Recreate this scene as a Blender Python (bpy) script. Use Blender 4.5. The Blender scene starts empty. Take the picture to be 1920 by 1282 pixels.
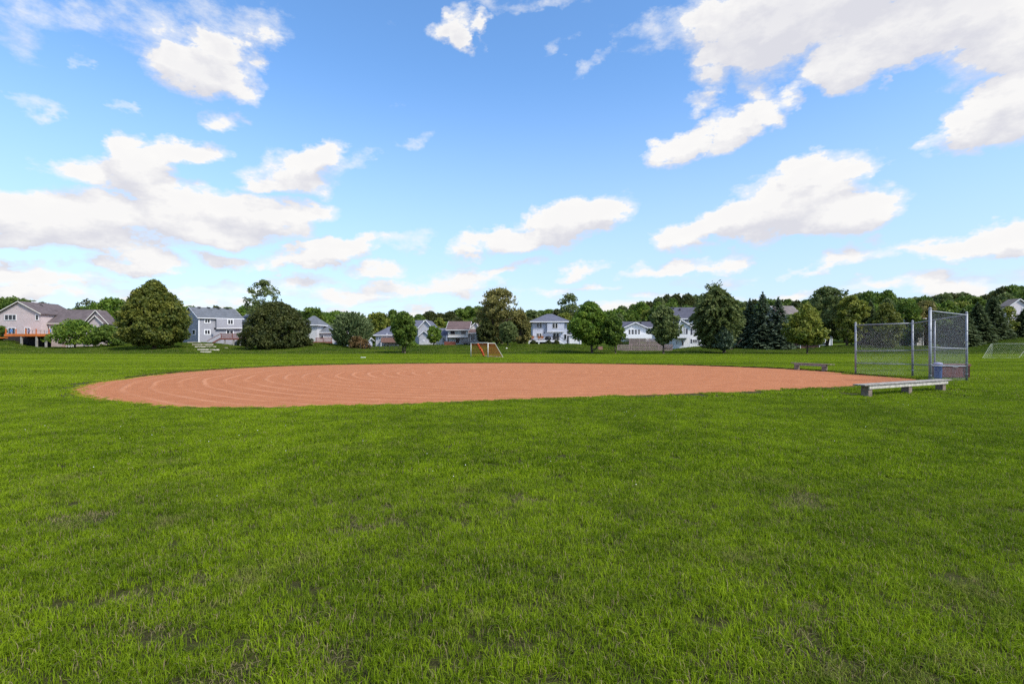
import bpy, math, random
import numpy as np
from mathutils import Vector, Matrix

SC = bpy.context.scene
COL = SC.collection
R = math.radians
rng = random.Random(7)
NR = np.random.default_rng(7)

# ------------------------------------------------------------------ camera, world, sun, exposure
CAM_H, F, CX, HY = 1.65, 960.0, 960.0, 641.0      # eye height; survey constants of the 18 mm view
def X(px, Y): return (px - CX) / F * Y
def Z(py, Y): return CAM_H - (py - HY) / F * Y
def gp(px, py):
    Y = F * CAM_H / (py - HY)
    return X(px, Y), Y

cam_d = bpy.data.cameras.new('camera'); cam_d.lens = 18; cam_d.sensor_width = 36
cam_d.clip_end = 6000; cam_d.clip_start = 0.05
cam = bpy.data.objects.new('camera', cam_d); COL.objects.link(cam)
cam.location = (0, 0, CAM_H); cam.rotation_euler = (R(90), 0, 0)
SC.camera = cam
SC.cycles.use_denoising = False
SC.cycles.max_bounces = 4; SC.cycles.diffuse_bounces = 2; SC.cycles.glossy_bounces = 2; SC.cycles.transmission_bounces = 3

SUN_EL, SUN_AZ = R(46), R(128)                     # azimuth clockwise from +Y: behind the camera, to the right
sun_d = bpy.data.lights.new('sun', 'SUN'); sun_d.energy = 2.5; sun_d.angle = R(9); sun_d.color = (1.0, .95, .87)
sun = bpy.data.objects.new('sun', sun_d); COL.objects.link(sun)
sdir = Vector((math.sin(SUN_AZ) * math.cos(SUN_EL), math.cos(SUN_AZ) * math.cos(SUN_EL), math.sin(SUN_EL)))
sun.rotation_euler = sdir.to_track_quat('Z', 'Y').to_euler()

SC.view_settings.view_transform = 'Standard'; SC.view_settings.look = 'None'
SC.view_settings.exposure = 0.85; SC.view_settings.gamma = 1.0
try: SC.view_settings.use_curve_mapping = False
except Exception: pass

class NT:
    """small helper around a node tree"""
    def __init__(s, tree): s.t = tree; s.n = tree.nodes; s.l = tree.links
    def new(s, typ, **kw):
        n = s.n.new(typ)
        for k, v in kw.items(): setattr(n, k, v)
        return n
    def put(s, sock, v):
        if isinstance(v, bpy.types.NodeSocket): s.l.new(v, sock)
        else: sock.default_value = v
    def math(s, op, a, b=None, c=None, clamp=False):
        n = s.new('ShaderNodeMath', operation=op, use_clamp=clamp)
        s.put(n.inputs[0], a)
        if b is not None: s.put(n.inputs[1], b)
        if c is not None: s.put(n.inputs[2], c)
        return n.outputs[0]
    def vmath(s, op, a, b=None):
        n = s.new('ShaderNodeVectorMath', operation=op)
        s.put(n.inputs[0], a)
        if b is not None: s.put(n.inputs[1], b)
        return n.outputs[0]
    def noise(s, vec, scale, detail=4, rough=.55, dim='3D', out=0, distortion=0.0):
        n = s.new('ShaderNodeTexNoise', noise_dimensions=dim)
        if vec is not None: s.l.new(vec, n.inputs['Vector'])
        n.inputs['Scale'].default_value = scale; n.inputs['Detail'].default_value = detail
        n.inputs['Roughness'].default_value = rough; n.inputs['Distortion'].default_value = distortion
        return n.outputs[out]
    def rng(s, v, a, b, c=0.0, d=1.0, smooth=True):
        n = s.new('ShaderNodeMapRange', interpolation_type='SMOOTHSTEP' if smooth else 'LINEAR')
        s.put(n.inputs[0], v)
        for i, q in enumerate((a, b, c, d)): s.put(n.inputs[i + 1], q)
        return n.outputs[0]
    def mix(s, f, a, b):
        n = s.new('ShaderNodeMix', data_type='RGBA')
        s.put(n.inputs[0], f); s.put(n.inputs[6], a); s.put(n.inputs[7], b)
        return n.outputs[2]

def rgb(r, g, b): return (r, g, b, 1.0)

# clouds in (azimuth, elevation); every entry: where the cloud puff stands, its size, tilt and thickness
PUFFS = [
 (378,135,92,48,0,.95),(425,100,50,45,0,.75),(320,150,55,24,0,.75),(300,62,150,66,0,.50),(420,28,120,50,0,.54),(230,25,110,45,0,.40),(480,62,45,35,0,.6),
 (60,198,60,20,10,.6),(175,122,20,16,0,.55),(20,50,90,60,0,.40),(435,228,42,20,0,.72),(245,215,28,10,-20,.5),(110,20,120,40,0,.5),
 (160,322,75,32,0,.9),(222,280,48,26,25,.9),(330,292,85,30,12,1),(255,320,90,40,0,1),(240,345,120,20,0,.75),(380,285,30,18,0,.7),
 (560,325,85,34,5,.82),(600,298,48,28,30,.85),(515,345,60,16,8,.75),(650,312,40,16,0,.6),(690,300,40,12,10,.48),
 (60,412,130,48,0,1.05),(200,405,140,45,0,1.1),(330,402,130,50,0,1.1),(480,408,110,38,-4,1),(570,398,60,24,0,.75),(180,442,190,26,0,.9),(400,432,170,26,0,.95),(20,440,110,24,0,1),
 (265,490,78,20,0,.95),(300,480,50,14,0,.8),(60,520,140,24,0,.85),(150,492,50,8,0,.6),(70,550,120,14,0,.7),
 (430,497,58,20,0,.9),(490,497,42,14,12,.8),(600,480,95,22,12,1),(640,464,62,20,8,1),(690,458,32,14,0,.8),(560,492,60,14,5,.8),
 (845,42,52,30,20,.8),(868,66,26,32,30,.85),(905,40,28,14,20,.7),(915,70,8,22,10,.45),(785,263,32,20,15,.56),(1115,112,42,16,15,.46),(1052,85,26,14,20,.40),(1000,5,120,18,0,.42),
 (1060,415,110,36,14,1.1),(1110,395,62,28,0,1.1),(1140,392,34,20,20,.9),(1010,440,90,24,8,1),(880,462,60,20,20,.8),(935,440,46,15,25,.85),(760,455,60,16,10,.5),(1030,465,40,10,0,.6),
 (1480,50,180,85,0,1.0),(1380,80,90,60,0,.9),(1340,120,40,50,0,.6),(1600,105,90,48,-10,1),(1700,50,170,72,0,1.0),(1860,50,130,85,0,1.0),(1720,100,130,30,0,.8),(1600,-20,420,70,0,1),(1900,110,60,40,0,.8),(1690,125,22,16,30,.6),(1660,155,10,12,0,.5),
 (1290,265,80,26,25,.9),(1240,285,40,16,20,.8),(1390,232,80,30,18,.9),(1475,192,58,18,25,.75),(1315,190,34,22,0,.75),(1420,165,42,22,-20,.6),(1340,170,18,14,30,.5),
 (1870,200,120,52,28,1.05),(1800,232,75,36,38,.95),(1752,272,34,22,50,.75),(1920,190,80,70,10,1.05),
 (1480,378,130,58,18,1.15),(1400,405,90,36,20,1.1),(1340,428,90,26,12,1),(1265,452,46,18,10,.9),(1495,332,52,30,30,1.1),(1600,332,48,14,12,.95),(1560,400,110,38,0,1.1),(1640,402,44,17,0,1),(1540,420,70,18,5,.95),(1500,437,40,10,0,.8),
 (1820,455,120,24,0,.95),(1880,440,70,22,0,.95),(1740,460,50,12,8,.85),(1900,462,60,16,0,.9),
 (1600,485,80,20,6,.7),(1622,464,44,24,30,.7),(1540,505,60,9,0,.7),(1560,470,30,10,10,.5),
 (1255,500,78,16,6,.85),(1372,490,50,20,10,.95),(1330,500,50,10,0,.8),
 (1725,522,90,22,8,.75),(1800,545,70,12,4,.8),(1640,540,60,13,6,.7),(1840,535,70,12,0,.6),(1500,548,80,10,0,.6),
 (860,528,70,26,10,.85),(830,545,60,16,0,.8),(700,505,60,14,0,.75),(950,500,60,11,5,.7),(1080,508,60,15,8,.78),(1010,545,55,13,0,.75),(640,560,100,16,0,.7),(745,548,70,20,0,.75),(1130,540,60,9,0,.65),(1250,560,80,10,0,.6),
 (380,545,90,12,0,.6),(200,560,90,12,0,.6),(560,530,60,12,6,.6),(1400,560,80,9,0,.6),
]
def build_world():
    w = bpy.data.worlds.new('World'); SC.world = w; w.use_nodes = True; w.cycles.sampling_method = 'NONE'
    for n in list(w.node_tree.nodes): w.node_tree.nodes.remove(n)
    g = bpy.data.node_groups.new('cloud_density', 'ShaderNodeTree')
    g.interface.new_socket('Vector', in_out='INPUT', socket_type='NodeSocketVector')
    g.interface.new_socket('Density', in_out='OUTPUT', socket_type='NodeSocketFloat')
    T = NT(g)
    gi = T.new('NodeGroupInput'); go = T.new('NodeGroupOutput')
    base = gi.outputs[0]
    sep = T.new('ShaderNodeSeparateXYZ'); T.l.new(base, sep.inputs[0])
    flat = T.new('ShaderNodeCombineXYZ'); T.l.new(sep.outputs[0], flat.inputs[0])
    T.put(flat.inputs[1], T.math('MULTIPLY', sep.outputs[1], 1.9))
    n1 = T.noise(flat.outputs[0], 8.0, 5, .62, dim='2D', out=1)
    n1 = T.vmath('SUBTRACT', n1, (.5, .5, .5))
    sc = T.new('ShaderNodeVectorMath', operation='SCALE'); T.l.new(n1, sc.inputs[0]); sc.inputs['Scale'].default_value = .13
    warp = T.vmath('MULTIPLY', sc.outputs[0], (1, .6, 0))
    p = T.vmath('ADD', base, warp)
    pq = T.new('ShaderNodeSeparateXYZ'); T.l.new(p, pq.inputs[0])
    p1 = T.new('ShaderNodeCombineXYZ'); T.l.new(pq.outputs[0], p1.inputs[0]); T.l.new(pq.outputs[1], p1.inputs[1]); p1.inputs[2].default_value = 1.0
    def dot(v3):
        n = T.new('ShaderNodeVectorMath', operation='DOT_PRODUCT'); T.l.new(p1.outputs[0], n.inputs[0]); n.inputs[1].default_value = v3; return n.outputs['Value']
    field = None
    for (px, py, rx, ry, rot, wt) in PUFFS:
        az = math.atan((px - CX) / F); el = math.atan((HY - py) / F * math.cos(az))
        ax = rx / F * math.cos(az) ** 2 * 1.42; ay = ry / F * math.cos(az) * math.cos(el) ** 2 * 1.42
        c_, s_ = math.cos(R(rot)), math.sin(R(rot))
        u = dot((c_ / ax, s_ / ax, -(az * c_ + el * s_) / ax)); v = dot((-s_ / ay, c_ / ay, (az * s_ - el * c_) / ay))
        q = T.math('MULTIPLY_ADD', v, v, T.math('MULTIPLY', u, u))
        wt = wt * (.86 if rx < 60 and ry < 26 else 1.0)
        w_ = T.math('MULTIPLY_ADD', q, -wt, wt)
        field = w_ if field is None else T.math('MAXIMUM', field, w_)
    field = T.math('MAXIMUM', field, 0.0)
    # the same broken cumulus goes on all round and overhead
    aaz = T.math('ABSOLUTE', sep.outputs[0])
    outm = T.math('MAXIMUM', T.rng(aaz, .80, .95), T.rng(sep.outputs[1], .60, .72))
    low = T.noise(flat.outputs[0], 2.6, 3, .5, dim='2D')
    gen = T.math('MULTIPLY', T.rng(low, .50, .66), .75)
    field = T.math('MAXIMUM', field, T.math('MULTIPLY', gen, outm))
    # thin scraps low over the horizon
    st = T.new('ShaderNodeCombineXYZ'); T.l.new(sep.outputs[0], st.inputs[0]); T.put(st.inputs[1], T.math('MULTIPLY', sep.outputs[1], 4.5))
    ln = T.noise(st.outputs[0], 6.5, 5, .6, dim='2D')
    lowm = T.rng(sep.outputs[1], .05, .17, 1, 0)
    field = T.math('MAXIMUM', field, T.math('MULTIPLY', T.math('MULTIPLY', T.rng(ln, .40, .60), lowm), .62))
    f1 = T.noise(flat.outputs[0], 12.0, 8, .64, dim='2D')
    f1 = T.math('SUBTRACT', f1, .5)
    d = T.math('ADD', field, T.math('MULTIPLY', f1, .95))
    T.l.new(d, go.inputs[0])
    W = NT(w.node_tree)
    tc = W.new('ShaderNodeTexCoord')
    s = W.new('ShaderNodeSeparateXYZ'); W.l.new(tc.outputs['Generated'], s.inputs[0])
    az = W.math('ARCTAN2', s.outputs[0], s.outputs[1]); el = W.math('ARCSINE', s.outputs[2])
    c = W.new('ShaderNodeCombineXYZ'); W.l.new(az, c.inputs[0]); W.l.new(el, c.inputs[1])
    def dens(off):
        q = W.new('ShaderNodeGroup'); q.node_tree = g
        W.l.new(W.vmath('ADD', c.outputs[0], off) if off else c.outputs[0], q.inputs[0]); return q.outputs[0]
    d0 = dens(None); d1 = dens((.008, .034, 0))
    mask = W.math('MAXIMUM', W.math('MULTIPLY', W.rng(d0, .20, .84), .92), W.rng(d0, .46, .66))
    mask = W.math('POWER', mask, .80)
    mask = W.math('MULTIPLY', mask, W.rng(el, -.02, .0))
    lit = W.math('ADD', W.math('MULTIPLY', W.math('SUBTRACT', d0, d1), 1.7), .60, clamp=True)
    thick = W.rng(d0, .50, 1.05)
    lit = W.math('SUBTRACT', lit, W.math('MULTIPLY', thick, .14), clamp=True)
    hi = W.rng(el, .33, .56)                      # undersides of the nearer, higher clouds turn greyer
    lit = W.math('SUBTRACT', lit, W.math('MULTIPLY', W.math('MULTIPLY', hi, thick), .55), clamp=True)
    ccol = W.mix(lit, rgb(.74, .745, .81), rgb(1.0, .99, .975))
    sky = W.new('ShaderNodeTexSky', sky_type='NISHITA'); sky.sun_disc = False
    sky.sun_elevation = SUN_EL; sky.sun_rotation = SUN_AZ
    sky.air_density = 1.0; sky.dust_density = .6; sky.ozone_density = 1.6; sky.altitude = 200
    hs = W.new('ShaderNodeHueSaturation'); hs.inputs['Saturation'].default_value = 1.20; hs.inputs['Hue'].default_value = .501; hs.inputs['Value'].default_value = 1.04
    W.l.new(sky.outputs[0], hs.inputs['Color'])
    # summer haze whitens the lowest degrees of the sky
    hz = W.rng(el, .0, .50, 1, 0)
    b1 = W.new('ShaderNodeBackground'); b1.inputs[1].default_value = SKY_STR
    W.l.new(W.mix(W.math('MULTIPLY', hz, .78), hs.outputs[0], rgb(*[q / SKY_STR for q in (.30, .387, .54)])), b1.inputs[0])
    b2 = W.new('ShaderNodeBackground'); W.l.new(ccol, b2.inputs[0]); b2.inputs[1].default_value = .545
    mx = W.new('ShaderNodeMixShader'); W.l.new(mask, mx.inputs[0]); W.l.new(b1.outputs[0], mx.inputs[1]); W.l.new(b2.outputs[0], mx.inputs[2])
    o = W.new('ShaderNodeOutputWorld'); W.l.new(mx.outputs[0], o.inputs[0])
SKY_STR = .15
build_world()

# ------------------------------------------------------------------ materials
MATS = {}
def mat(name, col, rough=.7, spec=.3, metal=0.0, var=.12, vscale=3.0, bump=0.0, bscale=40.0, wave=None):
    """procedural material: base colour broken by noise, optional fine relief; wave=(axis, pitch, depth) for courses of siding or shingles"""
    if name in MATS: return MATS[name]
    m = bpy.data.materials.new(name); m.use_nodes = True; T = NT(m.node_tree)
    bs = m.node_tree.nodes['Principled BSDF']
    tc = T.new('ShaderNodeTexCoord'); v = tc.outputs['Object']
    n = T.noise(v, vscale, 5, .6)
    lo = [c * (1 - var) for c in col]; hi = [min(1, c * (1 + var)) for c in col]
    cc = T.mix(T.rng(n, .3, .7), rgb(*lo), rgb(*hi))
    hgt = None
    if wave:
        ax, pitch, dep = wave
        sp = T.new('ShaderNodeSeparateXYZ'); T.l.new(v, sp.inputs[0])
        fr = T.math('FRACT', T.math('DIVIDE', sp.outputs[ax], pitch))
        hgt = T.math('MULTIPLY', fr, dep)
        vo = T.new('ShaderNodeTexWhiteNoise', noise_dimensions='3D')
        sn = T.new('ShaderNodeVectorMath', operation='SNAP'); T.l.new(v, sn.inputs[0]); sn.inputs[1].default_value = (.33, .33, pitch)
        T.l.new(sn.outputs[0], vo.inputs[0])
        cc = T.mix(T.math('MULTIPLY', vo.outputs[0], .30), cc, rgb(*[c * .62 for c in col]))
    T.l.new(cc, bs.inputs['Base Color'])
    bs.inputs['Roughness'].default_value = rough; bs.inputs['Metallic'].default_value = metal
    bs.inputs['Specular IOR Level'].default_value = spec
    if bump or wave:
        b = T.new('ShaderNodeBump'); b.inputs['Strength'].default_value = .6
        h = T.math('MULTIPLY', T.noise(v, bscale, 5, .65), bump) if bump else None
        if hgt is not None: h = T.math('ADD', h, hgt) if h is not None else hgt
        b.inputs['Distance'].default_value = 1.0
        T.l.new(h, b.inputs['Height']); T.l.new(b.outputs[0], bs.inputs['Normal'])
    MATS[name] = m; return m

def siding(name, col): return mat(name, col, .65, .25, var=.05, vscale=.7, bump=.002, bscale=30, wave=(2, .14, .02))
def shingle(name, col): return mat(name, col, .9, .15, var=.18, vscale=1.2, bump=.006, bscale=14, wave=(2, .16, .02))
WHITE = mat('white_trim', (.74, .74, .74), .5, var=.05)
CREAM = mat('cream_trim', (.66, .62, .55), .55, var=.06)
GLASS = mat('window_glass', (.022, .026, .032), .10, .5, var=.5, vscale=.8)
GALV = mat('galvanised_steel', (.27, .285, .315), .5, .4, metal=.25, var=.15, vscale=9, bump=.0006, bscale=60)
WOODG = mat('weathered_grey_wood', (.285, .26, .23), .85, .15, var=.35, vscale=9, bump=.006, bscale=50)
WOODD = mat('weathered_dark_wood', (.13, .09, .07), .85, .15, var=.35, vscale=9, bump=.006, bscale=50)
BARK = mat('bark', (.085, .068, .052), .95, .1, var=.35, vscale=5, bump=.03, bscale=18)
DARKM = mat('dark_metal', (.03, .03, .035), .5, .4, var=.2)

def leaf_mat(name, dark, light, hue2=None, trans=.40):
    if name in MATS: return MATS[name]
    m = bpy.data.materials.new(name); m.use_nodes = True; T = NT(m.node_tree)
    T.n.remove(T.n['Principled BSDF'])
    a = T.new('ShaderNodeAttribute', attribute_name='tone')
    oi = T.new('ShaderNodeObjectInfo')
    tc = T.new('ShaderNodeNewGeometry')
    n = T.noise(tc.outputs['Position'], .55, 3, .6)
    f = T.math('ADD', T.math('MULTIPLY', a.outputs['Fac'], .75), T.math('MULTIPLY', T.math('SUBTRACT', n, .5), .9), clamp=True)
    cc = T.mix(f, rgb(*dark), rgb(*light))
    if hue2: cc = T.mix(T.math('MULTIPLY', oi.outputs['Random'], .75), cc, rgb(*hue2))
    d = T.new('ShaderNodeBsdfPrincipled'); T.l.new(cc, d.inputs['Base Color']); d.inputs['Roughness'].default_value = .55; d.inputs['Specular IOR Level'].default_value = .25
    t = T.new('ShaderNodeBsdfTranslucent'); T.l.new(cc, t.inputs[0])
    mx = T.new('ShaderNodeMixShader'); mx.inputs[0].default_value = trans
    T.l.new(d.outputs[0], mx.inputs[1]); T.l.new(t.outputs[0], mx.inputs[2])
    T.l.new(mx.outputs[0], T.n['Material Output'].inputs[0])
    MATS[name] = m; return m

# ------------------------------------------------------------------ objects and mesh building
def tag(o, label=None, cat=None, group=None, kind=None):
    if label: o['label'] = label
    if cat: o['category'] = cat
    if group: o['group'] = group
    if kind or cat: o['kind'] = kind or 'thing'
    return o
def thing(name, loc, label, cat, group=None, rz=0.0):
    o = bpy.data.objects.new(name, None); COL.objects.link(o)
    o.location = loc; o.rotation_euler = (0, 0, rz); o.empty_display_size = .3; o['kind'] = 'thing'
    return tag(o, label, cat, group)
def inv_of(o):
    m = Matrix.Identity(4)
    while o is not None:
        m = Matrix.LocRotScale(o.location, o.rotation_euler, o.scale) @ m; o = o.parent
    return m.inverted()

class MB:
    """collects shapes in world coordinates and links them as one mesh object"""
    def __init__(s): s.v = []; s.f = []
    def add(s, vs, fs):
        k = len(s.v); s.v += [tuple(q) for q in vs]; s.f += [tuple(i + k for i in q) for q in fs]; return s
    BOXF = [(0, 3, 2, 1), (4, 5, 6, 7), (0, 1, 5, 4), (1, 2, 6, 5), (2, 3, 7, 6), (3, 0, 4, 7)]
    def box(s, x0, y0, z0, x1, y1, z1):
        return s.add([(x0, y0, z0), (x1, y0, z0), (x1, y1, z0), (x0, y1, z0), (x0, y0, z1), (x1, y0, z1), (x1, y1, z1), (x0, y1, z1)], MB.BOXF)
    def obox(s, o, a, b, c):
        o, a, b, c = map(Vector, (o, a, b, c))
        return s.add([o, o + a, o + a + b, o + b, o + c, o + a + c, o + a + b + c, o + b + c], MB.BOXF)
    def bar(s, p0, p1, w, h, up=(0, 0, 1)):
        p0, p1 = Vector(p0), Vector(p1); d = p1 - p0; up = Vector(up)
        sd = d.cross(up)
        if sd.length < 1e-6: sd = Vector((1, 0, 0))
        sd.normalize(); u2 = sd.cross(d).normalized()
        return s.obox(p0 - sd * w / 2 - u2 * h / 2, d, sd * w, u2 * h)
    def tube(s, p0, p1, r0, r1=None, n=8, caps=True):
        p0, p1 = Vector(p0), Vector(p1); r1 = r0 if r1 is None else r1
        d = (p1 - p0).normalized(); a = d.orthogonal().normalized(); b = d.cross(a)
        vs = []
        for p, r in ((p0, r0), (p1, r1)):
            for i in range(n):
                t = 2 * math.pi * i / n; vs.append(p + a * (r * math.cos(t)) + b * (r * math.sin(t)))
        fs = [(i, (i + 1) % n, n + (i + 1) % n, n + i) for i in range(n)]
        if caps: fs += [tuple(range(n - 1, -1, -1)), tuple(range(n, 2 * n))]
        return s.add(vs, fs)
    def path(s, pts, rs, n=7):
        for i in range(len(pts) - 1): s.tube(pts[i], pts[i + 1], rs[i], rs[i + 1], n)
        return s
    def slab(s, poly, t):
        """roof plane: polygon with thickness t measured downwards"""
        n = len(poly); top = [Vector(p) for p in poly]; bot = [p - Vector((0, 0, t)) for p in top]
        return s.add(top + bot, [tuple(range(n)), tuple(range(2 * n - 1, n - 1, -1))] + [(i, n + i, n + (i + 1) % n, (i + 1) % n) for i in range(n)])
    def extr(s, poly, d):
        n = len(poly); a = [Vector(p) for p in poly]; b = [p + Vector(d) for p in a]
        return s.add(a + b, [tuple(range(n - 1, -1, -1)), tuple(range(n, 2 * n))] + [(i, (i + 1) % n, n + (i + 1) % n, n + i) for i in range(n)])
    def lathe(s, c, prof, n=16):
        c = Vector(c); vs = []
        for r, z in prof:
            for i in range(n):
                t = 2 * math.pi * i / n; vs.append((c.x + r * math.cos(t), c.y + r * math.sin(t), c.z + z))
        fs = [(k * n + i, k * n + (i + 1) % n, (k + 1) * n + (i + 1) % n, (k + 1) * n + i) for k in range(len(prof) - 1) for i in range(n)]
        fs += [tuple(range(n - 1, -1, -1)), tuple(range((len(prof) - 1) * n, len(prof) * n))]
        return s.add(vs, fs)
    def build(s, name, m, parent=None, bevel=0.0, smooth=False):
        me = bpy.data.meshes.new(name)
        iv = inv_of(parent) if parent else Matrix.Identity(4)
        me.from_pydata([tuple(iv @ Vector(q)) for q in s.v], [], s.f); me.materials.append(m)
        if smooth: me.polygons.foreach_set('use_smooth', [True] * len(me.polygons))
        me.update()
        o = bpy.data.objects.new(name, me); COL.objects.link(o); o.parent = parent
        if bevel:
            b = o.modifiers.new('edge', 'BEVEL'); b.width = bevel; b.segments = 2; b.limit_method = 'ANGLE'
        return o
def np_mesh(name, verts, faces, tone=None, material=None):
    """fast mesh from numpy arrays, faces all of one size"""
    me = bpy.data.meshes.new(name); nv, nf, k = len(verts), len(faces), faces.shape[1]
    me.vertices.add(nv); me.vertices.foreach_set('co', verts.astype(np.float32).ravel())
    me.loops.add(nf * k); me.loops.foreach_set('vertex_index', faces.astype(np.int32).ravel())
    me.polygons.add(nf); me.polygons.foreach_set('loop_start', np.arange(0, nf * k, k, dtype=np.int32))
    me.polygons.foreach_set('loop_total', np.full(nf, k, dtype=np.int32))
    if tone is not None:
        a = me.attributes.new('tone', 'FLOAT', 'FACE'); a.data.foreach_set('value', tone.astype(np.float32))
    if material: me.materials.append(material)
    me.update(); me.validate(); return me

# ------------------------------------------------------------------ terrain
G_PX = np.array([-400, -60, 0, 18, 45, 90, 160, 215, 290, 350, 375, 410, 440, 470, 520, 560, 600, 650, 700, 745, 790, 850, 905, 950, 1000, 1070, 1110, 1160, 1260, 1310, 1400, 1480, 1540, 1600, 1700, 1800, 1850, 1880, 1925, 2100, 2600], float)
G_PY = np.array([632, 634, 637, 639, 648, 651, 650, 646, 645, 643, 642, 645, 649, 650, 648, 645, 643, 649, 651, 650, 647, 647, 646, 644, 645, 645, 648, 656, 656, 650, 653, 654, 650, 647, 650, 648, 640, 633, 630, 630, 630], float)
H_PX = np.array([-400, 0, 300, 600, 760, 860, 960, 1200, 1400, 1550, 1700, 1850, 2000, 2600], float)
H_UP = np.array([5, 5, 4, 4, 5, 8, 6, 8, 7, 9, 11, 14, 16, 16], float)
FIELD_END, HOUSE_Y = 69.0, 103.0
def sstep(t): t = np.clip(t, 0, 1); return t * t * (3 - 2 * t)
def terrain(x, y):
    x = np.asarray(x, float); y = np.asarray(y, float)
    px = CX + F * x / np.maximum(y, 20.0)
    zh = CAM_H - (np.interp(px, G_PX, G_PY) - HY) / F * HOUSE_Y
    t = np.clip((y - FIELD_END) / (HOUSE_Y - FIELD_END), 0, 1)
    z = zh * sstep(t) - .10 * np.exp(-((y - 71.5) / 2.2) ** 2)
    z = z + np.interp(px, H_PX, H_UP) * sstep((y - 122) / 150.0)
    return z
def tz(x, y): return float(terrain(x, y))

def ground_material(near_only=False):
    m = bpy.data.materials.new('lawn_ground'); m.use_nodes = True; T = NT(m.node_tree)
    bs = T.n['Principled BSDF']; bs.inputs['Roughness'].default_value = .95; bs.inputs['Specular IOR Level'].default_value = .1
    geo = T.new('ShaderNodeNewGeometry'); gc = T.mix(.62, grass_colour(T, geo.outputs['Position'], None), rgb(.042, .072, .006))  # lawn colour darkened evenly, painting in the self-shadow of missing blades
    sp = T.new('ShaderNodeSeparateXYZ'); T.l.new(geo.outputs['Position'], sp.inputs[0])
    # under the blades the soil and thatch show
    wide = T.math('SUBTRACT', T.math('ABSOLUTE', sp.outputs[0]), T.math('MULTIPLY', sp.outputs[1], 1.2))
    bare = T.math('MULTIPLY', T.math('MULTIPLY', T.rng(sp.outputs[1], FIELD_END - 1, FIELD_END, 1, 0), T.rng(sp.outputs[1], .4, 1.0)), T.rng(wide, 1.2, 4.5, 1, 0))
    T.l.new(T.mix(T.math('MULTIPLY', bare, .85), gc, rgb(.045, .036, .018)), bs.inputs['Base Color'])
    b = T.new('ShaderNodeBump'); b.inputs['Strength'].default_value = .8; b.inputs['Distance'].default_value = .05
    T.l.new(T.noise(geo.outputs['Position'], 22, 5, .7), b.inputs['Height']); T.l.new(b.outputs[0], bs.inputs['Normal'])
    return m
def grass_colour(T, pos, tone):
    """lawn colour by place: lush and yellowish drifts, thin straw-coloured spots, mower bands, rougher darker grass on the bank"""
    sp = T.new('ShaderNodeSeparateXYZ'); T.l.new(pos, sp.inputs[0])
    big = T.noise(pos, .30, 4, .6); mid = T.noise(pos, 1.5, 4, .6); small = T.noise(pos, 6.0, 3, .6)
    f = T.math('ADD', T.math('MULTIPLY', big, .45), T.math('ADD', T.math('MULTIPLY', mid, .50), T.math('MULTIPLY', small, .25)))
    f = T.rng(f, .46, .76)
    if tone is not None: f = T.math('ADD', T.math('MULTIPLY', f, .62), T.math('MULTIPLY', tone, .42), clamp=True)
    cc = T.mix(f, rgb(.056, .108, .004), rgb(.275, .385, .010))
    # straw
    s1 = T.noise(T.vmath('ADD', pos, (31.0, 7.0, 3.0)), 1.25, 4, .65)
    near = T.rng(sp.outputs[1], 3.0, 11.0, 1.0, .25)
    st = T.math('MULTIPLY', T.rng(s1, .56, .72), near)
    if tone is not None: st = T.math('MULTIPLY', st, T.rng(tone, .25, .75, .25, 1.0))
    cc = T.mix(T.math('MULTIPLY', st, .75), cc, rgb(.235, .190, .085))
    # mower bands across the outfield
    bx = T.new('ShaderNodeCombineXYZ'); T.put(bx.inputs[0], T.math('MULTIPLY', sp.outputs[0], .018)); T.put(bx.inputs[1], T.math('MULTIPLY', sp.outputs[1], .30))
    bands = T.noise(bx.outputs[0], 1.0, 3, .55)
    cc = T.mix(T.math('MULTIPLY', T.rng(bands, .40, .62), T.rng(sp.outputs[1], 14, 30, .15, .6)), cc, rgb(.300, .400, .016))
    # unmown bank beyond the field
    bank = T.rng(sp.outputs[1], FIELD_END - .5, FIELD_END + .6)
    bn = T.noise(pos, .16, 4, .6)
    bc = T.mix(T.rng(bn, .35, .68), rgb(.066, .120, .010), rgb(.140, .195, .015))
    return T.mix(bank, cc, bc)

def make_ground():
    # ring grid, fine near the camera and out to the horizon
    ys = np.concatenate([np.linspace(-60, 0, 13), np.linspace(1, 66, 66), np.linspace(67, 125, 80), np.linspace(128, 300, 60), np.geomspace(320, 3500, 22)])
    us = np.concatenate([-np.geomspace(30, 1.25, 18), np.linspace(-1.2, 1.2, 161), np.geomspace(1.25, 30, 18)])
    yy = np.maximum(np.abs(ys), 18.0)
    XX = np.outer(yy, us); YY = np.repeat(ys[:, None], len(us), 1)
    ZZ = terrain(XX, YY)
    v = np.stack([XX, YY, ZZ], -1).reshape(-1, 3)
    nr, nc = XX.shape
    i = np.arange(nr * nc).reshape(nr, nc)
    f = np.stack([i[:-1, :-1], i[:-1, 1:], i[1:, 1:], i[1:, :-1]], -1).reshape(-1, 4)
    me = np_mesh('ground', v, f, material=ground_material())
    me.polygons.foreach_set('use_smooth', np.ones(len(f), bool))
    o = bpy.data.objects.new('ground', me); COL.objects.link(o); tag(o, kind='structure'); return o
make_ground()

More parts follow.
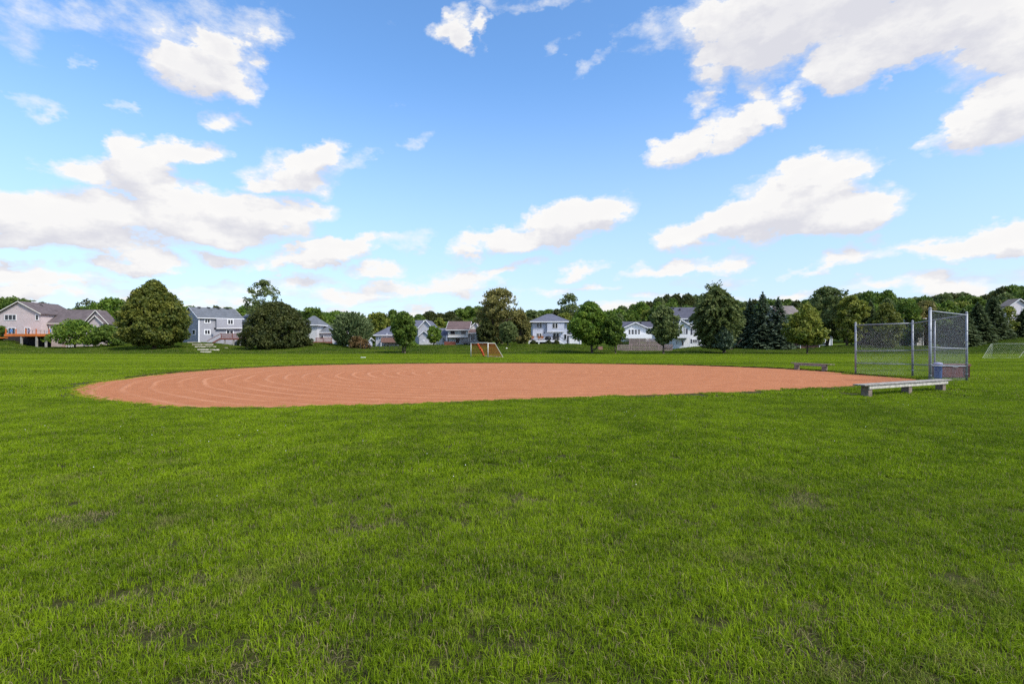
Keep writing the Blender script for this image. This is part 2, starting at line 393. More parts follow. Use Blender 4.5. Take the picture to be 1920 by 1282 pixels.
# clay infield: outline walked off on the ground
OUT_PX = [(1744,713.6),(1700,716),(1600,724),(1500,729.5),(1400,735),(1300,738.5),(1200,742),(1100,745.5),(1000,749),(900,752.5),(800,756),(700,759.5),(600,762),(500,764.5),(400,765),(340,764),(290,761.5),(235,757),(180,751),(146,743.5),(128,735),(138,727),(180,717),(240,709.5),(300,702),(400,693.5),(500,688),(600,684.7),(700,682.8),(800,681.6),(900,681),(1000,681),(1100,682),(1200,683.3),(1300,685.4),(1400,688.8),(1500,693.2),(1560,697.5),(1603,702),(1660,706.5),(1711,710.5)]
OUT = np.array([gp(*q) for q in OUT_PX])
def smooth_closed(P, n=14):
    k = len(P); out = []
    for i in range(k):
        p0, p1, p2, p3 = P[i - 1], P[i], P[(i + 1) % k], P[(i + 2) % k]
        for t in np.linspace(0, 1, n, endpoint=False):
            out.append(.5 * ((2 * p1) + (-p0 + p2) * t + (2 * p0 - 5 * p1 + 4 * p2 - p3) * t * t + (-p0 + 3 * p1 - 3 * p2 + p3) * t ** 3))
    return np.array(out)
CLAY = smooth_closed(OUT)
def poly_dist(pts, P):
    """signed distance to closed polygon, negative inside"""
    a = P; b = np.roll(P, -1, 0); d = np.full(len(pts), 1e9); ins = np.zeros(len(pts), bool)
    for i in range(len(a)):
        ab = b[i] - a[i]; ap = pts - a[i]; L = ab @ ab
        t = np.clip((ap @ ab) / max(L, 1e-9), 0, 1)
        d = np.minimum(d, ((ap - t[:, None] * ab) ** 2).sum(1))
        c = (a[i, 1] > pts[:, 1]) != (b[i, 1] > pts[:, 1])
        if c.any():
            xx = a[i, 0] + (pts[:, 1] - a[i, 1]) / (b[i, 1] - a[i, 1] + 1e-12) * ab[0]
            ins ^= c & (pts[:, 0] < xx)
    return np.where(ins, -1, 1) * np.sqrt(d)
CLAY_C = (.5, 28.5)
def make_clay():
    m = bpy.data.materials.new('red_clay'); m.use_nodes = True; T = NT(m.node_tree)
    bs = T.n['Principled BSDF']; bs.inputs['Roughness'].default_value = .95; bs.inputs['Specular IOR Level'].default_value = .1
    geo = T.new('ShaderNodeNewGeometry'); pos = geo.outputs['Position']
    sp = T.new('ShaderNodeSeparateXYZ'); T.l.new(pos, sp.inputs[0])
    dx = T.math('SUBTRACT', sp.outputs[0], CLAY_C[0]); dy = T.math('SUBTRACT', sp.outputs[1], CLAY_C[1])
    rad = T.math('SQRT', T.math('ADD', T.math('MULTIPLY', dx, dx), T.math('MULTIPLY', dy, dy)))
    wob = T.math('MULTIPLY', T.math('SUBTRACT', T.noise(pos, .13, 2, .5), .5), 1.1)
    rr = T.math('ADD', rad, wob)
    # drag-mat ridges: a narrow light crest every pass, of uneven strength
    ph = T.math('FRACT', T.math('DIVIDE', rr, .78))
    crest = T.rng(T.math('ABSOLUTE', T.math('SUBTRACT', ph, .5)), .02, .16, 1, 0)
    ph2 = T.math('FRACT', T.math('DIVIDE', rr, .37))
    crest2 = T.rng(T.math('ABSOLUTE', T.math('SUBTRACT', ph2, .5)), .05, .35, 1, 0)
    cr = T.new('ShaderNodeCombineXYZ'); T.put(cr.inputs[0], T.math('MULTIPLY', rr, .9)); T.put(cr.inputs[1], T.math('MULTIPLY', T.math('ARCTAN2', dy, dx), 2.6))
    stren = T.rng(T.noise(cr.outputs[0], 1.0, 3, .6), .30, .58)
    leftw = T.rng(dx, -3.0, 9.0, 1.0, .15)
    crest = T.math('MULTIPLY', T.math('MULTIPLY', crest, stren), leftw)
    crest = T.math('MULTIPLY', crest, T.rng(T.noise(pos, 2.2, 4, .7),   .28, .60, .5, 1.0))
    crest2 = T.math('MULTIPLY', T.math('MULTIPLY', crest2, leftw), .35)
    n = T.noise(pos, 1.1, 5, .65); n2 = T.noise(pos, 9.0, 5, .7)
    base = T.mix(T.rng(n, .3, .7), rgb(.360, .130, .054), rgb(.417, .161, .070))
    base = T.mix(T.math('MULTIPLY', T.rng(n2, .35, .65), .35), base, rgb(.455, .185, .085))
    scuff = T.noise(pos, 3.4, 5, .72)
    base = T.mix(T.math('MULTIPLY', T.rng(scuff, .54, .66), .38), base, rgb(.53, .235, .118))
    base = T.mix(T.math('MULTIPLY', T.rng(scuff, .40, .30), .32), base, rgb(.27, .092, .040))
    dampn = T.noise(pos, .22, 4, .6)
    base = T.mix(T.math('MULTIPLY', T.rng(dampn, .52, .70), .35), base, rgb(.325, .112, .047))
    base = T.mix(T.math('MULTIPLY', crest, .52), base, rgb(.62, .300, .165))
    base = T.mix(T.math('MULTIPLY', crest2, .35), base, rgb(.315, .110, .046))
    T.l.new(base, bs.inputs['Base Color'])
    h = T.math('ADD', T.math('MULTIPLY', crest, .03), T.math('ADD', T.math('MULTIPLY', crest2, .02), T.math('ADD', T.math('MULTIPLY', scuff, .04), T.math('MULTIPLY', T.noise(pos, 30, 5, .7), .014))))
    b = T.new('ShaderNodeBump'); b.inputs['Strength'].default_value = .8; b.inputs['Distance'].default_value = 1; T.l.new(h, b.inputs['Height']); T.l.new(b.outputs[0], bs.inputs['Normal'])
    # ragged outline
    P = CLAY.copy(); k = len(P)
    nxt = np.roll(P, -1, 0) - np.roll(P, 1, 0); nrm = np.stack([nxt[:, 1], -nxt[:, 0]], 1); nrm /= np.linalg.norm(nrm, axis=1)[:, None] + 1e-9
    ii = np.arange(k); P += nrm * (NR.normal(0, .05, k) + .07 * np.sin(ii * .61) * np.sin(ii * .23 + 1) + .05 * np.sin(ii * 1.37 + 2))[:, None]
    me = bpy.data.meshes.new('clay_infield')
    rings = [P + (np.array(CLAY_C) - P) * s for s in (0, .04, .2, .4, .6, .8)]
    v = np.concatenate(rings + [np.array([CLAY_C])]); zz = np.full(len(v), .006)
    fs = []
    for q in range(5):
        for i in range(k): fs.append((q * k + i, q * k + (i + 1) % k, (q + 1) * k + (i + 1) % k, (q + 1) * k + i))
    for i in range(k): fs.append((5 * k + i, 5 * k + (i + 1) % k, 6 * k))
    me.from_pydata(np.column_stack([v, zz]).tolist(), [], fs); me.materials.append(m); me.update()
    o = bpy.data.objects.new('clay_infield', me); COL.objects.link(o); tag(o, kind='structure')
    if me.polygons[0].normal.z < 0: me.flip_normals()
make_clay()

def make_lip():
    # cut turf edge round the clay; taller dark far side paints its shadow too
    P = CLAY; k = len(P); nxt = np.roll(P, -1, 0) - np.roll(P, 1, 0); n = np.stack([nxt[:, 1], -nxt[:, 0]], 1); n /= np.linalg.norm(n, axis=1)[:, None] + 1e-9
    if (n * (P - np.array(CLAY_C))).sum() < 0: n = -n
    far = sstep((P[:, 1] - 18) / 8); h = .018 + .06 * far + NR.normal(0, .006, k); w = NR.normal(0, .02, k)
    a = P + n * w[:, None]; b = P + n * (w + .03)[:, None]; c = P + n * .13
    v = np.concatenate([np.column_stack([a, np.full(k, -.02)]), np.column_stack([b, h]), np.column_stack([c, h * .8]), np.column_stack([c + n * .05, np.full(k, -.02)])])
    fs = [(q * k + i, q * k + (i + 1) % k, (q + 1) * k + (i + 1) % k, (q + 1) * k + i) for q in range(3) for i in range(k)]
    me = bpy.data.meshes.new('turf_edge'); me.from_pydata(v.tolist(), [], fs); me.materials.append(mat('topsoil_and_lip_shade', (.050, .045, .018), .95, .05, var=.4, vscale=4)); me.update()
    o = bpy.data.objects.new('turf_edge', me); COL.objects.link(o); tag(o, kind='structure')
make_lip()

# ------------------------------------------------------------------ grass blades
def blade_material():
    m = bpy.data.materials.new('grass_blade'); m.use_nodes = True; T = NT(m.node_tree)
    T.n.remove(T.n['Principled BSDF'])
    geo = T.new('ShaderNodeNewGeometry'); a = T.new('ShaderNodeAttribute', attribute_name='tone')
    cc = grass_colour(T, geo.outputs['Position'], a.outputs['Fac'])
    # dead blades are mixed in everywhere
    cc = T.mix(T.math('GREATER_THAN', a.outputs['Fac'], 1.5), cc, rgb(.30, .25, .12))
    d = T.new('ShaderNodeBsdfPrincipled'); T.l.new(cc, d.inputs['Base Color']); d.inputs['Roughness'].default_value = .6; d.inputs['Specular IOR Level'].default_value = .10
    t = T.new('ShaderNodeBsdfTranslucent'); T.l.new(cc, t.inputs[0])
    mx = T.new('ShaderNodeMixShader'); mx.inputs[0].default_value = .35
    T.l.new(d.outputs[0], mx.inputs[1]); T.l.new(t.outputs[0], mx.inputs[2]); T.l.new(mx.outputs[0], T.n['Material Output'].inputs[0])
    return m
def tuft_mesh(name, size, n, h0, h1, w0, w1, m, lean=.6, dead=.06, tone_add=0.0, circle=False):
    r = np.random.default_rng(abs(hash(name)) % 1000 if False else sum(map(ord, name)))
    if circle:
        a = r.uniform(0, 2 * np.pi, n); q = size / 2 * np.sqrt(r.uniform(0, 1, n)); px, py = q * np.cos(a), q * np.sin(a)
    else: px, py = r.uniform(-size / 2, size / 2, (2, n))
    hh = r.uniform(h0, h1, n); w = r.uniform(w0, w1, n) / 2; th = r.uniform(0, 2 * np.pi, n)
    ln = np.abs(r.normal(0, lean, n)) * hh; la = r.uniform(0, 2 * np.pi, n)
    lx, ly = ln * np.cos(la), ln * np.sin(la); wx, wy = w * np.cos(th), w * np.sin(th)
    zz = np.zeros(n)
    b0 = np.stack([px - wx, py - wy, zz - .01], 1); b1 = np.stack([px + wx, py + wy, zz - .01], 1)
    m0 = np.stack([px - wx * .8 + lx * .35, py - wy * .8 + ly * .35, hh * .6], 1); m1 = np.stack([px + wx * .8 + lx * .35, py + wy * .8 + ly * .35, hh * .6], 1)
    tp = np.stack([px + lx, py + ly, np.maximum(hh - ln * .25, .3 * hh)], 1)
    v = np.stack([b0, b1, m1, m0, tp], 1).reshape(-1, 3); k = np.arange(n)[:, None] * 5
    f = np.concatenate([k + [0, 1, 2], k + [0, 2, 3], k + [3, 2, 4]], 0)
    tone = np.clip(r.beta(2, 2, n) + tone_add, 0, 1.2); tone = np.where(r.uniform(0, 1, n) < dead, 2.0, tone)
    return np_mesh(name, v, f, tone=np.concatenate([tone] * 3), material=m)
def make_grass():
    bm = blade_material()
    kinds = []
    def add(*a, **k):
        me = tuft_mesh(*a, **k); o = bpy.data.objects.new(a[0], me); kinds.append(o); return len(kinds) - 1
    near = [add('turf_near_%s' % c, .26, 440, .026, .066, .0028, .0054, bm, lean=1.0, dead=.08) for c in 'abcd']
    tall = [add('turf_tall_%s' % c, .20, 44, .045, .092, .0036, .0072, bm, lean=.8, dead=.02, tone_add=.60, circle=True) for c in 'abc']
    thin = [add('turf_thin_%s' % c, .26, 260, .016, .045, .002, .0045, bm, lean=1.5, dead=.42) for c in 'ab']
    mid = [add('turf_mid_%s' % c, .50, 900, .028, .066, .0055, .0095, bm, lean=.7, dead=.05) for c in 'abc']
    far = [add('turf_far_%s' % c, 1.0, 900, .032, .070, .013, .024, bm, lean=.7, dead=.04) for c in 'abc']
    bank = [add('turf_bank_%s' % c, 1.5, 700, .05, .14, .03, .055, bm, lean=.7, dead=.05) for c in 'abc']
    P, I, S = [], [], []
    def patch(y0, y1, step, choose, edge, smin=.85, smax=1.15):
        ys = np.arange(y0, y1, step)
        for y in ys:
            hw = 1.08 * y + 3.0 if y < 6 else 1.25 * y + 6; xs = np.arange(-hw, hw, step)
            n = len(xs); q = np.column_stack([xs + NR.uniform(-.35, .35, n) * step, y + NR.uniform(-.35, .35, n) * step])
            q[:, 0] += 0; P.append(q); I.append(choose(q)); S.append(NR.uniform(smin, smax, n)); E.append(np.full(n, edge))
    E = []
    def pnoise(q, s, ph):
        x, y = q[:, 0] * s + ph, q[:, 1] * s + ph * 1.7
        return (np.sin(x + 1.3 * np.sin(y * .7)) + np.sin(1.9 * y + 1.1 * np.sin(x * 1.3)) + np.sin(2.7 * x - 1.6 * y + 2)) / 3
    def pick(q):
        t = pnoise(q, 1.7, 3.3) + NR.normal(0, .25, len(q))
        a = NR.choice(near, len(q)); b = NR.choice(thin, len(q)); return np.where(t > .72, b, a)
    patch(.9, 6.0, .20, pick, .10)
    patch(6.0, 15.0, .36, lambda q: NR.choice(mid, len(q)), .16)
    patch(15.0, 69.2, .82, lambda q: NR.choice(far, len(q)), .26)
    patch(69.9, 118.0, 1.35, lambda q: NR.choice(bank, len(q)), .5)
    # taller light tufts in loose drifts
    q = np.column_stack([NR.uniform(-17, 17, 12000), NR.uniform(1.4, 15.0, 12000)])
    t = pnoise(q, .9, 1.1) + .6 * pnoise(q, 2.7, 5.1) + NR.normal(0, .25, len(q))
    q = q[(t > .50) & (np.abs(q[:, 0]) < 1.1 * q[:, 1] + 1)]
    P.append(q); I.append(NR.choice(tall, len(q))); S.append(NR.uniform(.65, 1.1, len(q))); E.append(np.full(len(q), .14))
    # fringe that hangs over the clay's edge
    k = len(CLAY); fr = []
    for i in range(k):
        a, b = CLAY[i], CLAY[(i + 1) % k]; d = np.linalg.norm(a)
        if d > 46 or (a[1] > 24 and NR.uniform() < .8): continue
        L = np.linalg.norm(b - a); nn = max(1, int(L / .14))
        for j in range(nn): fr.append(a + (b - a) * (j + NR.uniform()) / nn + NR.normal(0, .09, 2))
    fr = np.array(fr); P.append(fr); I.append(NR.choice(tall, len(fr))); S.append(NR.uniform(.45, .95, len(fr))); E.append(np.full(len(fr), -.14))
    # grass creeping in from the edge at the clay's rounded end
    cr = []
    for i in range(k):
        a = CLAY[i]
        if a[0] > -9.5: continue
        inw = np.array(CLAY_C) - a; inw /= np.linalg.norm(inw)
        for j in range(3): cr.append(a + inw * NR.exponential(.11) + NR.normal(0, .10, 2))
    cr = np.array(cr); P.append(cr); I.append(NR.choice(tall, len(cr))); S.append(NR.uniform(.35, .8, len(cr))); E.append(np.full(len(cr), -.8))
    P = np.concatenate(P); I = np.concatenate(I); S = np.concatenate(S); E = np.concatenate(E)
    keep = poly_dist(P, CLAY) > E
    # bare worn soil round the posts of the near bench
    for (wx, wy, wr) in ((10.75, 15.5, .38), (14.55, 17.4, .28)):
        keep &= np.hypot((P[:, 0] - wx), (P[:, 1] - wy)) > wr
    P, I, S = P[keep], I[keep], S[keep]
    n = len(P); me = bpy.data.meshes.new('grass'); me.vertices.add(n)
    me.vertices.foreach_set('co', np.column_stack([P, terrain(P[:, 0], P[:, 1])]).astype(np.float32).ravel())
    for nm, ty, val in (('tuft', 'INT', I.astype(np.int32)), ('size', 'FLOAT', S.astype(np.float32)), ('turn', 'FLOAT', NR.uniform(0, 6.283, n).astype(np.float32))):
        a = me.attributes.new(nm, ty, 'POINT'); a.data.foreach_set('value', val)
    me.materials.append(bm)
    o = bpy.data.objects.new('grass', me); COL.objects.link(o)
    tag(o, 'mown green grass with pale tufts and straw spots covering the park', 'grass', kind='stuff')
    g = bpy.data.node_groups.new('grass', 'GeometryNodeTree')
    g.interface.new_socket('Geometry', in_out='INPUT', socket_type='NodeSocketGeometry')
    g.interface.new_socket('Geometry', in_out='OUTPUT', socket_type='NodeSocketGeometry')
    gi = g.nodes.new('NodeGroupInput'); go = g.nodes.new('NodeGroupOutput'); jn = g.nodes.new('GeometryNodeJoinGeometry')
    def attr(nm, ty):
        q = g.nodes.new('GeometryNodeInputNamedAttribute'); q.data_type = ty; q.inputs[0].default_value = nm; return q.outputs[0]
    ti = attr('tuft', 'INT'); sz = attr('size', 'FLOAT'); tu = attr('turn', 'FLOAT')
    rot = g.nodes.new('ShaderNodeCombineXYZ'); g.links.new(tu, rot.inputs[2])
    for i, ob in enumerate(kinds):
        oi = g.nodes.new('GeometryNodeObjectInfo'); oi.inputs[0].default_value = ob; oi.inputs['As Instance'].default_value = True
        cp = g.nodes.new('FunctionNodeCompare'); cp.data_type = 'INT'; cp.operation = 'EQUAL'
        g.links.new(ti, cp.inputs[2]); cp.inputs[3].default_value = i
        ip = g.nodes.new('GeometryNodeInstanceOnPoints')
        g.links.new(gi.outputs[0], ip.inputs['Points']); g.links.new(cp.outputs[0], ip.inputs['Selection'])
        g.links.new(oi.outputs['Geometry'], ip.inputs['Instance']); g.links.new(rot.outputs[0], ip.inputs['Rotation']); g.links.new(sz, ip.inputs['Scale'])
        g.links.new(ip.outputs[0], jn.inputs[0])
    g.links.new(jn.outputs[0], go.inputs[0])
    md = o.modifiers.new('grass', 'NODES'); md.node_group = g
make_grass()

# ------------------------------------------------------------------ trees
def unit(v): return v / (np.linalg.norm(v, axis=-1, keepdims=True) + 1e-9)
def quads(c, a, b):
    """leaf rhombs: centre, half-length vector, half-width vector"""
    n = len(c); v = np.stack([c - a, c + b - a * .1, c + a, c - b - a * .1], 1).reshape(-1, 3)
    return v, np.arange(4 * n).reshape(n, 4)
def leaf_quads(r, c, size, out=None, outw=.5, asp=.6):
    n = len(c); nr = unit(r.normal(0, 1, (n, 3)) + (out * outw * 2 if out is not None else 0))
    a = unit(np.cross(nr, r.normal(0, 1, (n, 3)))); b = np.cross(nr, a)
    s = size * r.uniform(.65, 1.3, (n, 1))
    return quads(c, a * s, b * s * asp)
PROF = {
 'egg': lambda t: np.minimum(1, (t / .13) ** .45) * np.clip(1 - np.clip((t - .3) / .7, 0, 1) ** 1.75, 0, 1) ** .82,
 'dome': lambda t: np.minimum(1, ((t + .02) / .10) ** .5) * np.sqrt(np.clip(1 - t ** 1.9, 0, 1)),
 'round': lambda t: np.clip(1 - (2 * t - 1) ** 2, 0, 1) ** .5,
 'pear': lambda t: np.clip(np.sin(np.pi * np.clip(t, 0, 1) ** .72), 0, 1) ** .75,
 'vase': lambda t: np.clip(np.sin(np.pi * np.clip(t * .97 + .03, 0, 1) ** 1.12), 0, 1) ** .55,
 'tall': lambda t: np.clip(np.sin(np.pi * np.clip(t, 0, 1) ** .85), 0, 1) ** .6,
}
def crown_mesh(name, seed, H, W, prof, m, nl=110, lobe=.2, per=110, leaf=.22, fill=.35, squash=.8, outw=.35, var=.13):
    """leaves on the shells of many leaf clumps spread through the crown's volume"""
    r = np.random.default_rng(seed); pf = PROF[prof]
    t = r.uniform(.02, .98, nl); lr = W * lobe * r.choice([.5, .75, 1.0, 1.35], nl) * r.uniform(.8, 1.2, nl)
    rm = np.maximum(pf(t) * W * r.uniform(1 - 1.2 * var, 1 + .8 * var, nl) - lr * .75, .02 * W); th = r.uniform(0, 2 * np.pi, nl)
    wob = 1 + 1.2 * var * np.sin(th * 2 + seed) + .75 * var * np.sin(th * 3 - t * 7 + seed * 2)
    q = rm * wob * (fill + (1 - fill) * np.sqrt(r.uniform(0, 1, nl)))
    lc = np.stack([q * np.cos(th), q * np.sin(th), np.clip(t * H, lr * .5, H - lr * .55)], 1)
    lt = np.clip(r.normal(.45, .17, nl), 0, 1)
    i = np.repeat(np.arange(nl), (per * (lr / (W * lobe)) ** 2).astype(int) + 4)
    d = unit(r.normal(0, 1, (len(i), 3))); d[:, 2] = d[:, 2] * .9 + .12
    c = lc[i] + d * lr[i][:, None] * r.uniform(.55, 1.0, (len(i), 1)) ** .6 * np.array([1, 1, squash])
    c += r.normal(0, leaf * .45, c.shape)
    c[:, 2] = np.maximum(c[:, 2], -.05 * H)
    v, f = leaf_quads(r, c, leaf, d, outw)
    return np_mesh(name, v, f, tone=np.clip(lt[i] + r.normal(0, .2, len(i)), 0, 1), material=m)
def shoots_mesh(name, seed, H, W, prof, m, ns=260, leaf=.22, per=60, up=1.1, length=.38, spread=.05, curl=0.0, base=.30):
    """foliage in upright or arching sprays; leaves lie along each spray"""
    r = np.random.default_rng(seed); pf = PROF[prof]
    t = r.uniform(.03, 1.0, ns); th = r.uniform(0, 2 * np.pi, ns); q = pf(t) * W * r.uniform(.45, 1, ns) ** .5
    tip = np.stack([q * np.cos(th), q * np.sin(th), t * H], 1)
    d = unit(np.stack([np.cos(th) * q / W, np.sin(th) * q / W, np.full(ns, up * .6)], 1) + r.normal(0, .14, (ns, 3)))
    L = length * W * r.uniform(.6, 1.3, ns)
    i = np.repeat(np.arange(ns), per); s = r.uniform(0, 1, len(i))
    c = tip[i] - d[i] * ((1 - s) * L[i])[:, None]
    c[:, 2] -= curl * (s ** 2) * L[i]
    wd = (spread * W * (1.15 - s))[:, None]
    c += r.normal(0, 1, c.shape) * wd
    c[:, 2] = np.maximum(c[:, 2], 0)
    a = unit(d[i] + r.normal(0, .45, c.shape) + np.array([0, 0, -curl]) * s[:, None]); b = unit(np.cross(a, r.normal(0, 1, c.shape)))
    sz = leaf * r.uniform(.6, 1.3, (len(i), 1))
    v, f = quads(c, a * sz * 1.25, b * sz * .5)
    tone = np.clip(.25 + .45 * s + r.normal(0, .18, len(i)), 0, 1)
    return np_mesh(name, v, f, tone=tone, material=m)
def spruce_mesh(name, seed, H, W, m, levels=30, per=76, leaf=.25):
    r = np.random.default_rng(seed); C, A, B, TN = [], [], [], []
    for k in range(levels):
        t = (k + .3) / levels; z0 = t * H; nb = int(11 - 5 * t)
        for j in range(nb):
            th = 2 * math.pi * (j + r.uniform(-.3, .3)) / nb + k * 1.7
            L = W * (1 - t) ** .82 * r.uniform(.80, 1.12) + .10
            n = int(per * (.25 + .75 * (1 - t))); s = r.uniform(.08, 1, n) ** .75
            dr = np.array([math.cos(th), math.sin(th), 0]); sd = np.array([-dr[1], dr[0], 0])
            z = z0 + .05 * H / levels - L * (.30 * s - .16 * s ** 2) * (1.25 - .8 * t)
            wv = r.normal(0, 1, n) * (L * .17 * (1 - .55 * s))
            c = dr * (L * s)[:, None] + sd * wv[:, None]; c[:, 2] = z + r.normal(0, .05, n) - np.abs(wv) * .22
            C.append(c)
            a = unit(dr + sd * (np.sign(wv) * .8)[:, None] + np.array([0, 0, -.22]) + r.normal(0, .22, (n, 3))); A.append(a)
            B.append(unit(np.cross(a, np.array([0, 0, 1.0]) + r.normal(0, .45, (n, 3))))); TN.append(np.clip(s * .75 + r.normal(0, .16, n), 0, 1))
    # leader
    n = 40; zt = H * r.uniform(.90, 1.03, n); C.append(np.stack([r.normal(0, .04, n), r.normal(0, .04, n), zt], 1))
    a = unit(np.stack([r.normal(0, .5, n), r.normal(0, .5, n), np.full(n, .8)], 1)); A.append(a); B.append(unit(np.cross(a, r.normal(0, 1, (n, 3))))); TN.append(np.full(n, .8))
    C, A, B, TN = map(np.concatenate, (C, A, B, TN)); C[:, 2] = np.maximum(C[:, 2], .04)
    sz = leaf * r.uniform(.7, 1.3, (len(C), 1))
    v, f = quads(C, A * sz * 1.2, B * sz * .42)
    return np_mesh(name, v, f, tone=TN, material=m)
def trunk_mb(r, base, top, r0, limbs=5, W=2.0, H=4.0, stems=1, lean=.04, z_split=None):
    mb = MB(); b = Vector(base); hgt = top - b.z
    for s in range(stems):
        off = Vector(((s - (stems - 1) / 2) * r0 * 2.6, r.uniform(-.1, .1), 0))
        pts = [b + off - Vector((0, 0, .25))]; rs = [r0 * 1.35]
        pts.append(b + off + Vector((0, 0, .3))); rs.append(r0)
        for k in range(1, 5):
            pts.append(b + off * (1 + .7 * k) + Vector((r.uniform(-1, 1) * lean * hgt, r.uniform(-1, 1) * lean * hgt, hgt * k / 4))); rs.append(r0 * (1 - .21 * k))
        mb.path(pts, rs, 8)
        for l in range(limbs):
            k = r.choice((1, 2, 2, 3)); p = pts[k + 1].lerp(pts[k], r.uniform(0, 1)) if z_split is None else Vector((b.x, b.y, z_split + r.uniform(-.15, .3)))
            a = r.uniform(0, 2 * math.pi); e = Vector((math.cos(a) * W * r.uniform(.4, .75), math.sin(a) * W * r.uniform(.4, .75), H * r.uniform(.1, .32)))
            q = p + e * .5 + Vector((0, 0, -.08 * H)); mb.path([p, q, p + e], [r0 * .42, r0 * .26, r0 * .08], 6)
    return mb
LF = dict(
 linden=leaf_mat('leaf_olive', (0.064, 0.099, 0.020), (0.317, 0.305, 0.050)),
 dark=leaf_mat('leaf_dark_olive', (0.043, 0.063, 0.018), (0.142, 0.146, 0.035)),
 mid=leaf_mat('leaf_mid_green', (0.058, 0.112, 0.018), (0.226, 0.304, 0.041)),
 fresh=leaf_mat('leaf_fresh_green', (0.070, 0.146, 0.018), (0.277, 0.366, 0.043)),
 silver=leaf_mat('leaf_silver_green', (0.063, 0.109, 0.037), (0.353, 0.420, 0.176)),
 yellow=leaf_mat('leaf_yellow_green', (0.097, 0.143, 0.019), (0.410, 0.402, 0.068)),
 grey=leaf_mat('leaf_grey_green', (0.085, 0.127, 0.039), (0.275, 0.310, 0.100)),
 tan=leaf_mat('leaf_tan_green', (0.118, 0.125, 0.036), (0.410, 0.348, 0.106)),
 spruce=leaf_mat('needle_blue_green', (0.035, 0.064, 0.031), (0.200, 0.254, 0.151), trans=.22),
 spruce2=leaf_mat('needle_green', (0.035, 0.064, 0.025), (0.185, 0.226, 0.090), trans=.22),
 red=leaf_mat('leaf_russet', (0.089, 0.075, 0.024), (0.286, 0.152, 0.062)),
)
def tree(name, label, px, Y, top, bot, hw, prof='round', leafm='mid', seed=1, trunk_px=None, tr=.18, stems=1, cat='tree', kind='lobes', group=None, limbs=5, z_split=None, cw=None, **kw):
    x = X(px, Y); g = tz(x, Y)
    t = thing(name, (x, Y, g), label, cat, group)
    zb, zt = Z(bot, Y), Z(top, Y); zb = max(zb, g - .1); H = zt - zb; W = hw / F * Y
    if kind == 'lobes': me = crown_mesh('crown', seed, H, W, prof, LF[leafm], **kw)
    elif kind == 'shoots': me = shoots_mesh('crown', seed, H, W, prof, LF[leafm], **kw)
    else: me = spruce_mesh('crown', seed, H, W, LF[leafm], **kw)
    o = bpy.data.objects.new('crown', me); COL.objects.link(o); o.parent = t; o.location = (0, 0, zb - g)
    r = random.Random(seed)
    tx = X(trunk_px, Y) if trunk_px else x
    if kind == 'spruce': mb = MB().path([(x, Y, g - .2), (x, Y, g + H * .5), (x, Y, zt - .4)], [tr, tr * .6, .02], 7)
    else:
        mb = trunk_mb(r, (tx, Y, g), zb + H * .62, tr, limbs, W, H, stems, z_split=(g + z_split if z_split else None))
    mb.build('trunk', BARK, t, smooth=True)
    return t

tree('linden_tree', 'huge dense egg-shaped olive tree between the pink-beige house and the steps', 289, 84, 528, 647, 62, 'egg', 'linden', 11, tr=.32, nl=420, lobe=.13, per=82, leaf=.20, fill=.62, var=.075)
tree('maple_tree', 'broad dark dome-shaped tree beside the blue-grey house', 520, 88, 569, 656, 66, 'dome', 'dark', 12, tr=.30, nl=420, lobe=.12, per=84, leaf=.19, fill=.66, var=.05)
tree('ash_tree', 'tall airy tree rising behind the dark dome-shaped tree', 495, 116, 526, 612, 37, 'tall', 'grey', 13, tr=.22, nl=150, lobe=.13, per=30, leaf=.22, fill=.15)
tree('fruit_tree', 'low wide fruit tree with forked trunk before the orange-edged deck', 141, 92, 602, 645, 46, 'dome', 'fresh', 14, tr=.16, nl=120, lobe=.19, per=62, leaf=.19, z_split=.75, limbs=6)
tree('fruit_tree', 'smaller darker fruit tree before the end gable of the pink-beige house', 202, 93, 612, 647, 34, 'dome', 'mid', 15, tr=.17, nl=95, lobe=.2, per=60, leaf=.19, z_split=.8, limbs=5)
tree('shade_tree', 'large bright green tree behind the end gable of the pink-beige house', 208, 128, 562, 640, 46, 'round', 'fresh', 16, tr=.3, nl=120, lobe=.2, per=75, leaf=.30)
tree('honey_locust', 'thin dark feathery tree showing over the wing roof of the pink-beige house', 165, 140, 563, 610, 22, 'round', 'dark', 17, tr=.2, nl=40, lobe=.2, per=30, leaf=.30)
tree('shade_tree', 'rounded dark green tree peeking over the gable of the pink-beige house', 32, 142, 560, 620, 34, 'round', 'mid', 18, tr=.3, nl=90, lobe=.22, per=60, leaf=.32)
tree('maple_tree', 'green tree behind the tall narrow roof of the red-decked house', 588, 126, 577, 632, 26, 'round', 'mid', 19, tr=.25, nl=70, lobe=.21, per=60, leaf=.28)
tree('silver_poplar', 'wide silvery tree of upright sprays above a russet bush', 658, 95, 584, 645, 44, 'round', 'silver', 20, kind='shoots', tr=.24, stems=2, ns=330, per=60, leaf=.19, up=1.3, length=.42, spread=.035)
tree('walnut_tree', 'yellow-green tree right behind the silvery tree of upright sprays', 708, 128, 588, 640, 28, 'round', 'yellow', 21, tr=.25, nl=70, lobe=.21, per=70, leaf=.28)
tree('walnut_tree', 'ragged dark-topped tree behind the twin-stemmed oval tree', 736, 130, 583, 640, 24, 'pear', 'mid', 22, tr=.25, nl=60, lobe=.22, per=60, leaf=.30)
tree('oval_tree', 'twin-stemmed oval tree standing alone at the foot of the bank', 757, 74, 586, 647, 29, 'tall', 'mid', 23, tr=.13, stems=2, nl=170, lobe=.2, per=62, leaf=.17)
tree('small_maple', 'small round green tree beside the gabled grey house', 813, 99, 612, 643, 15.5, 'round', 'fresh', 24, tr=.12, nl=80, lobe=.22, per=55, leaf=.17)
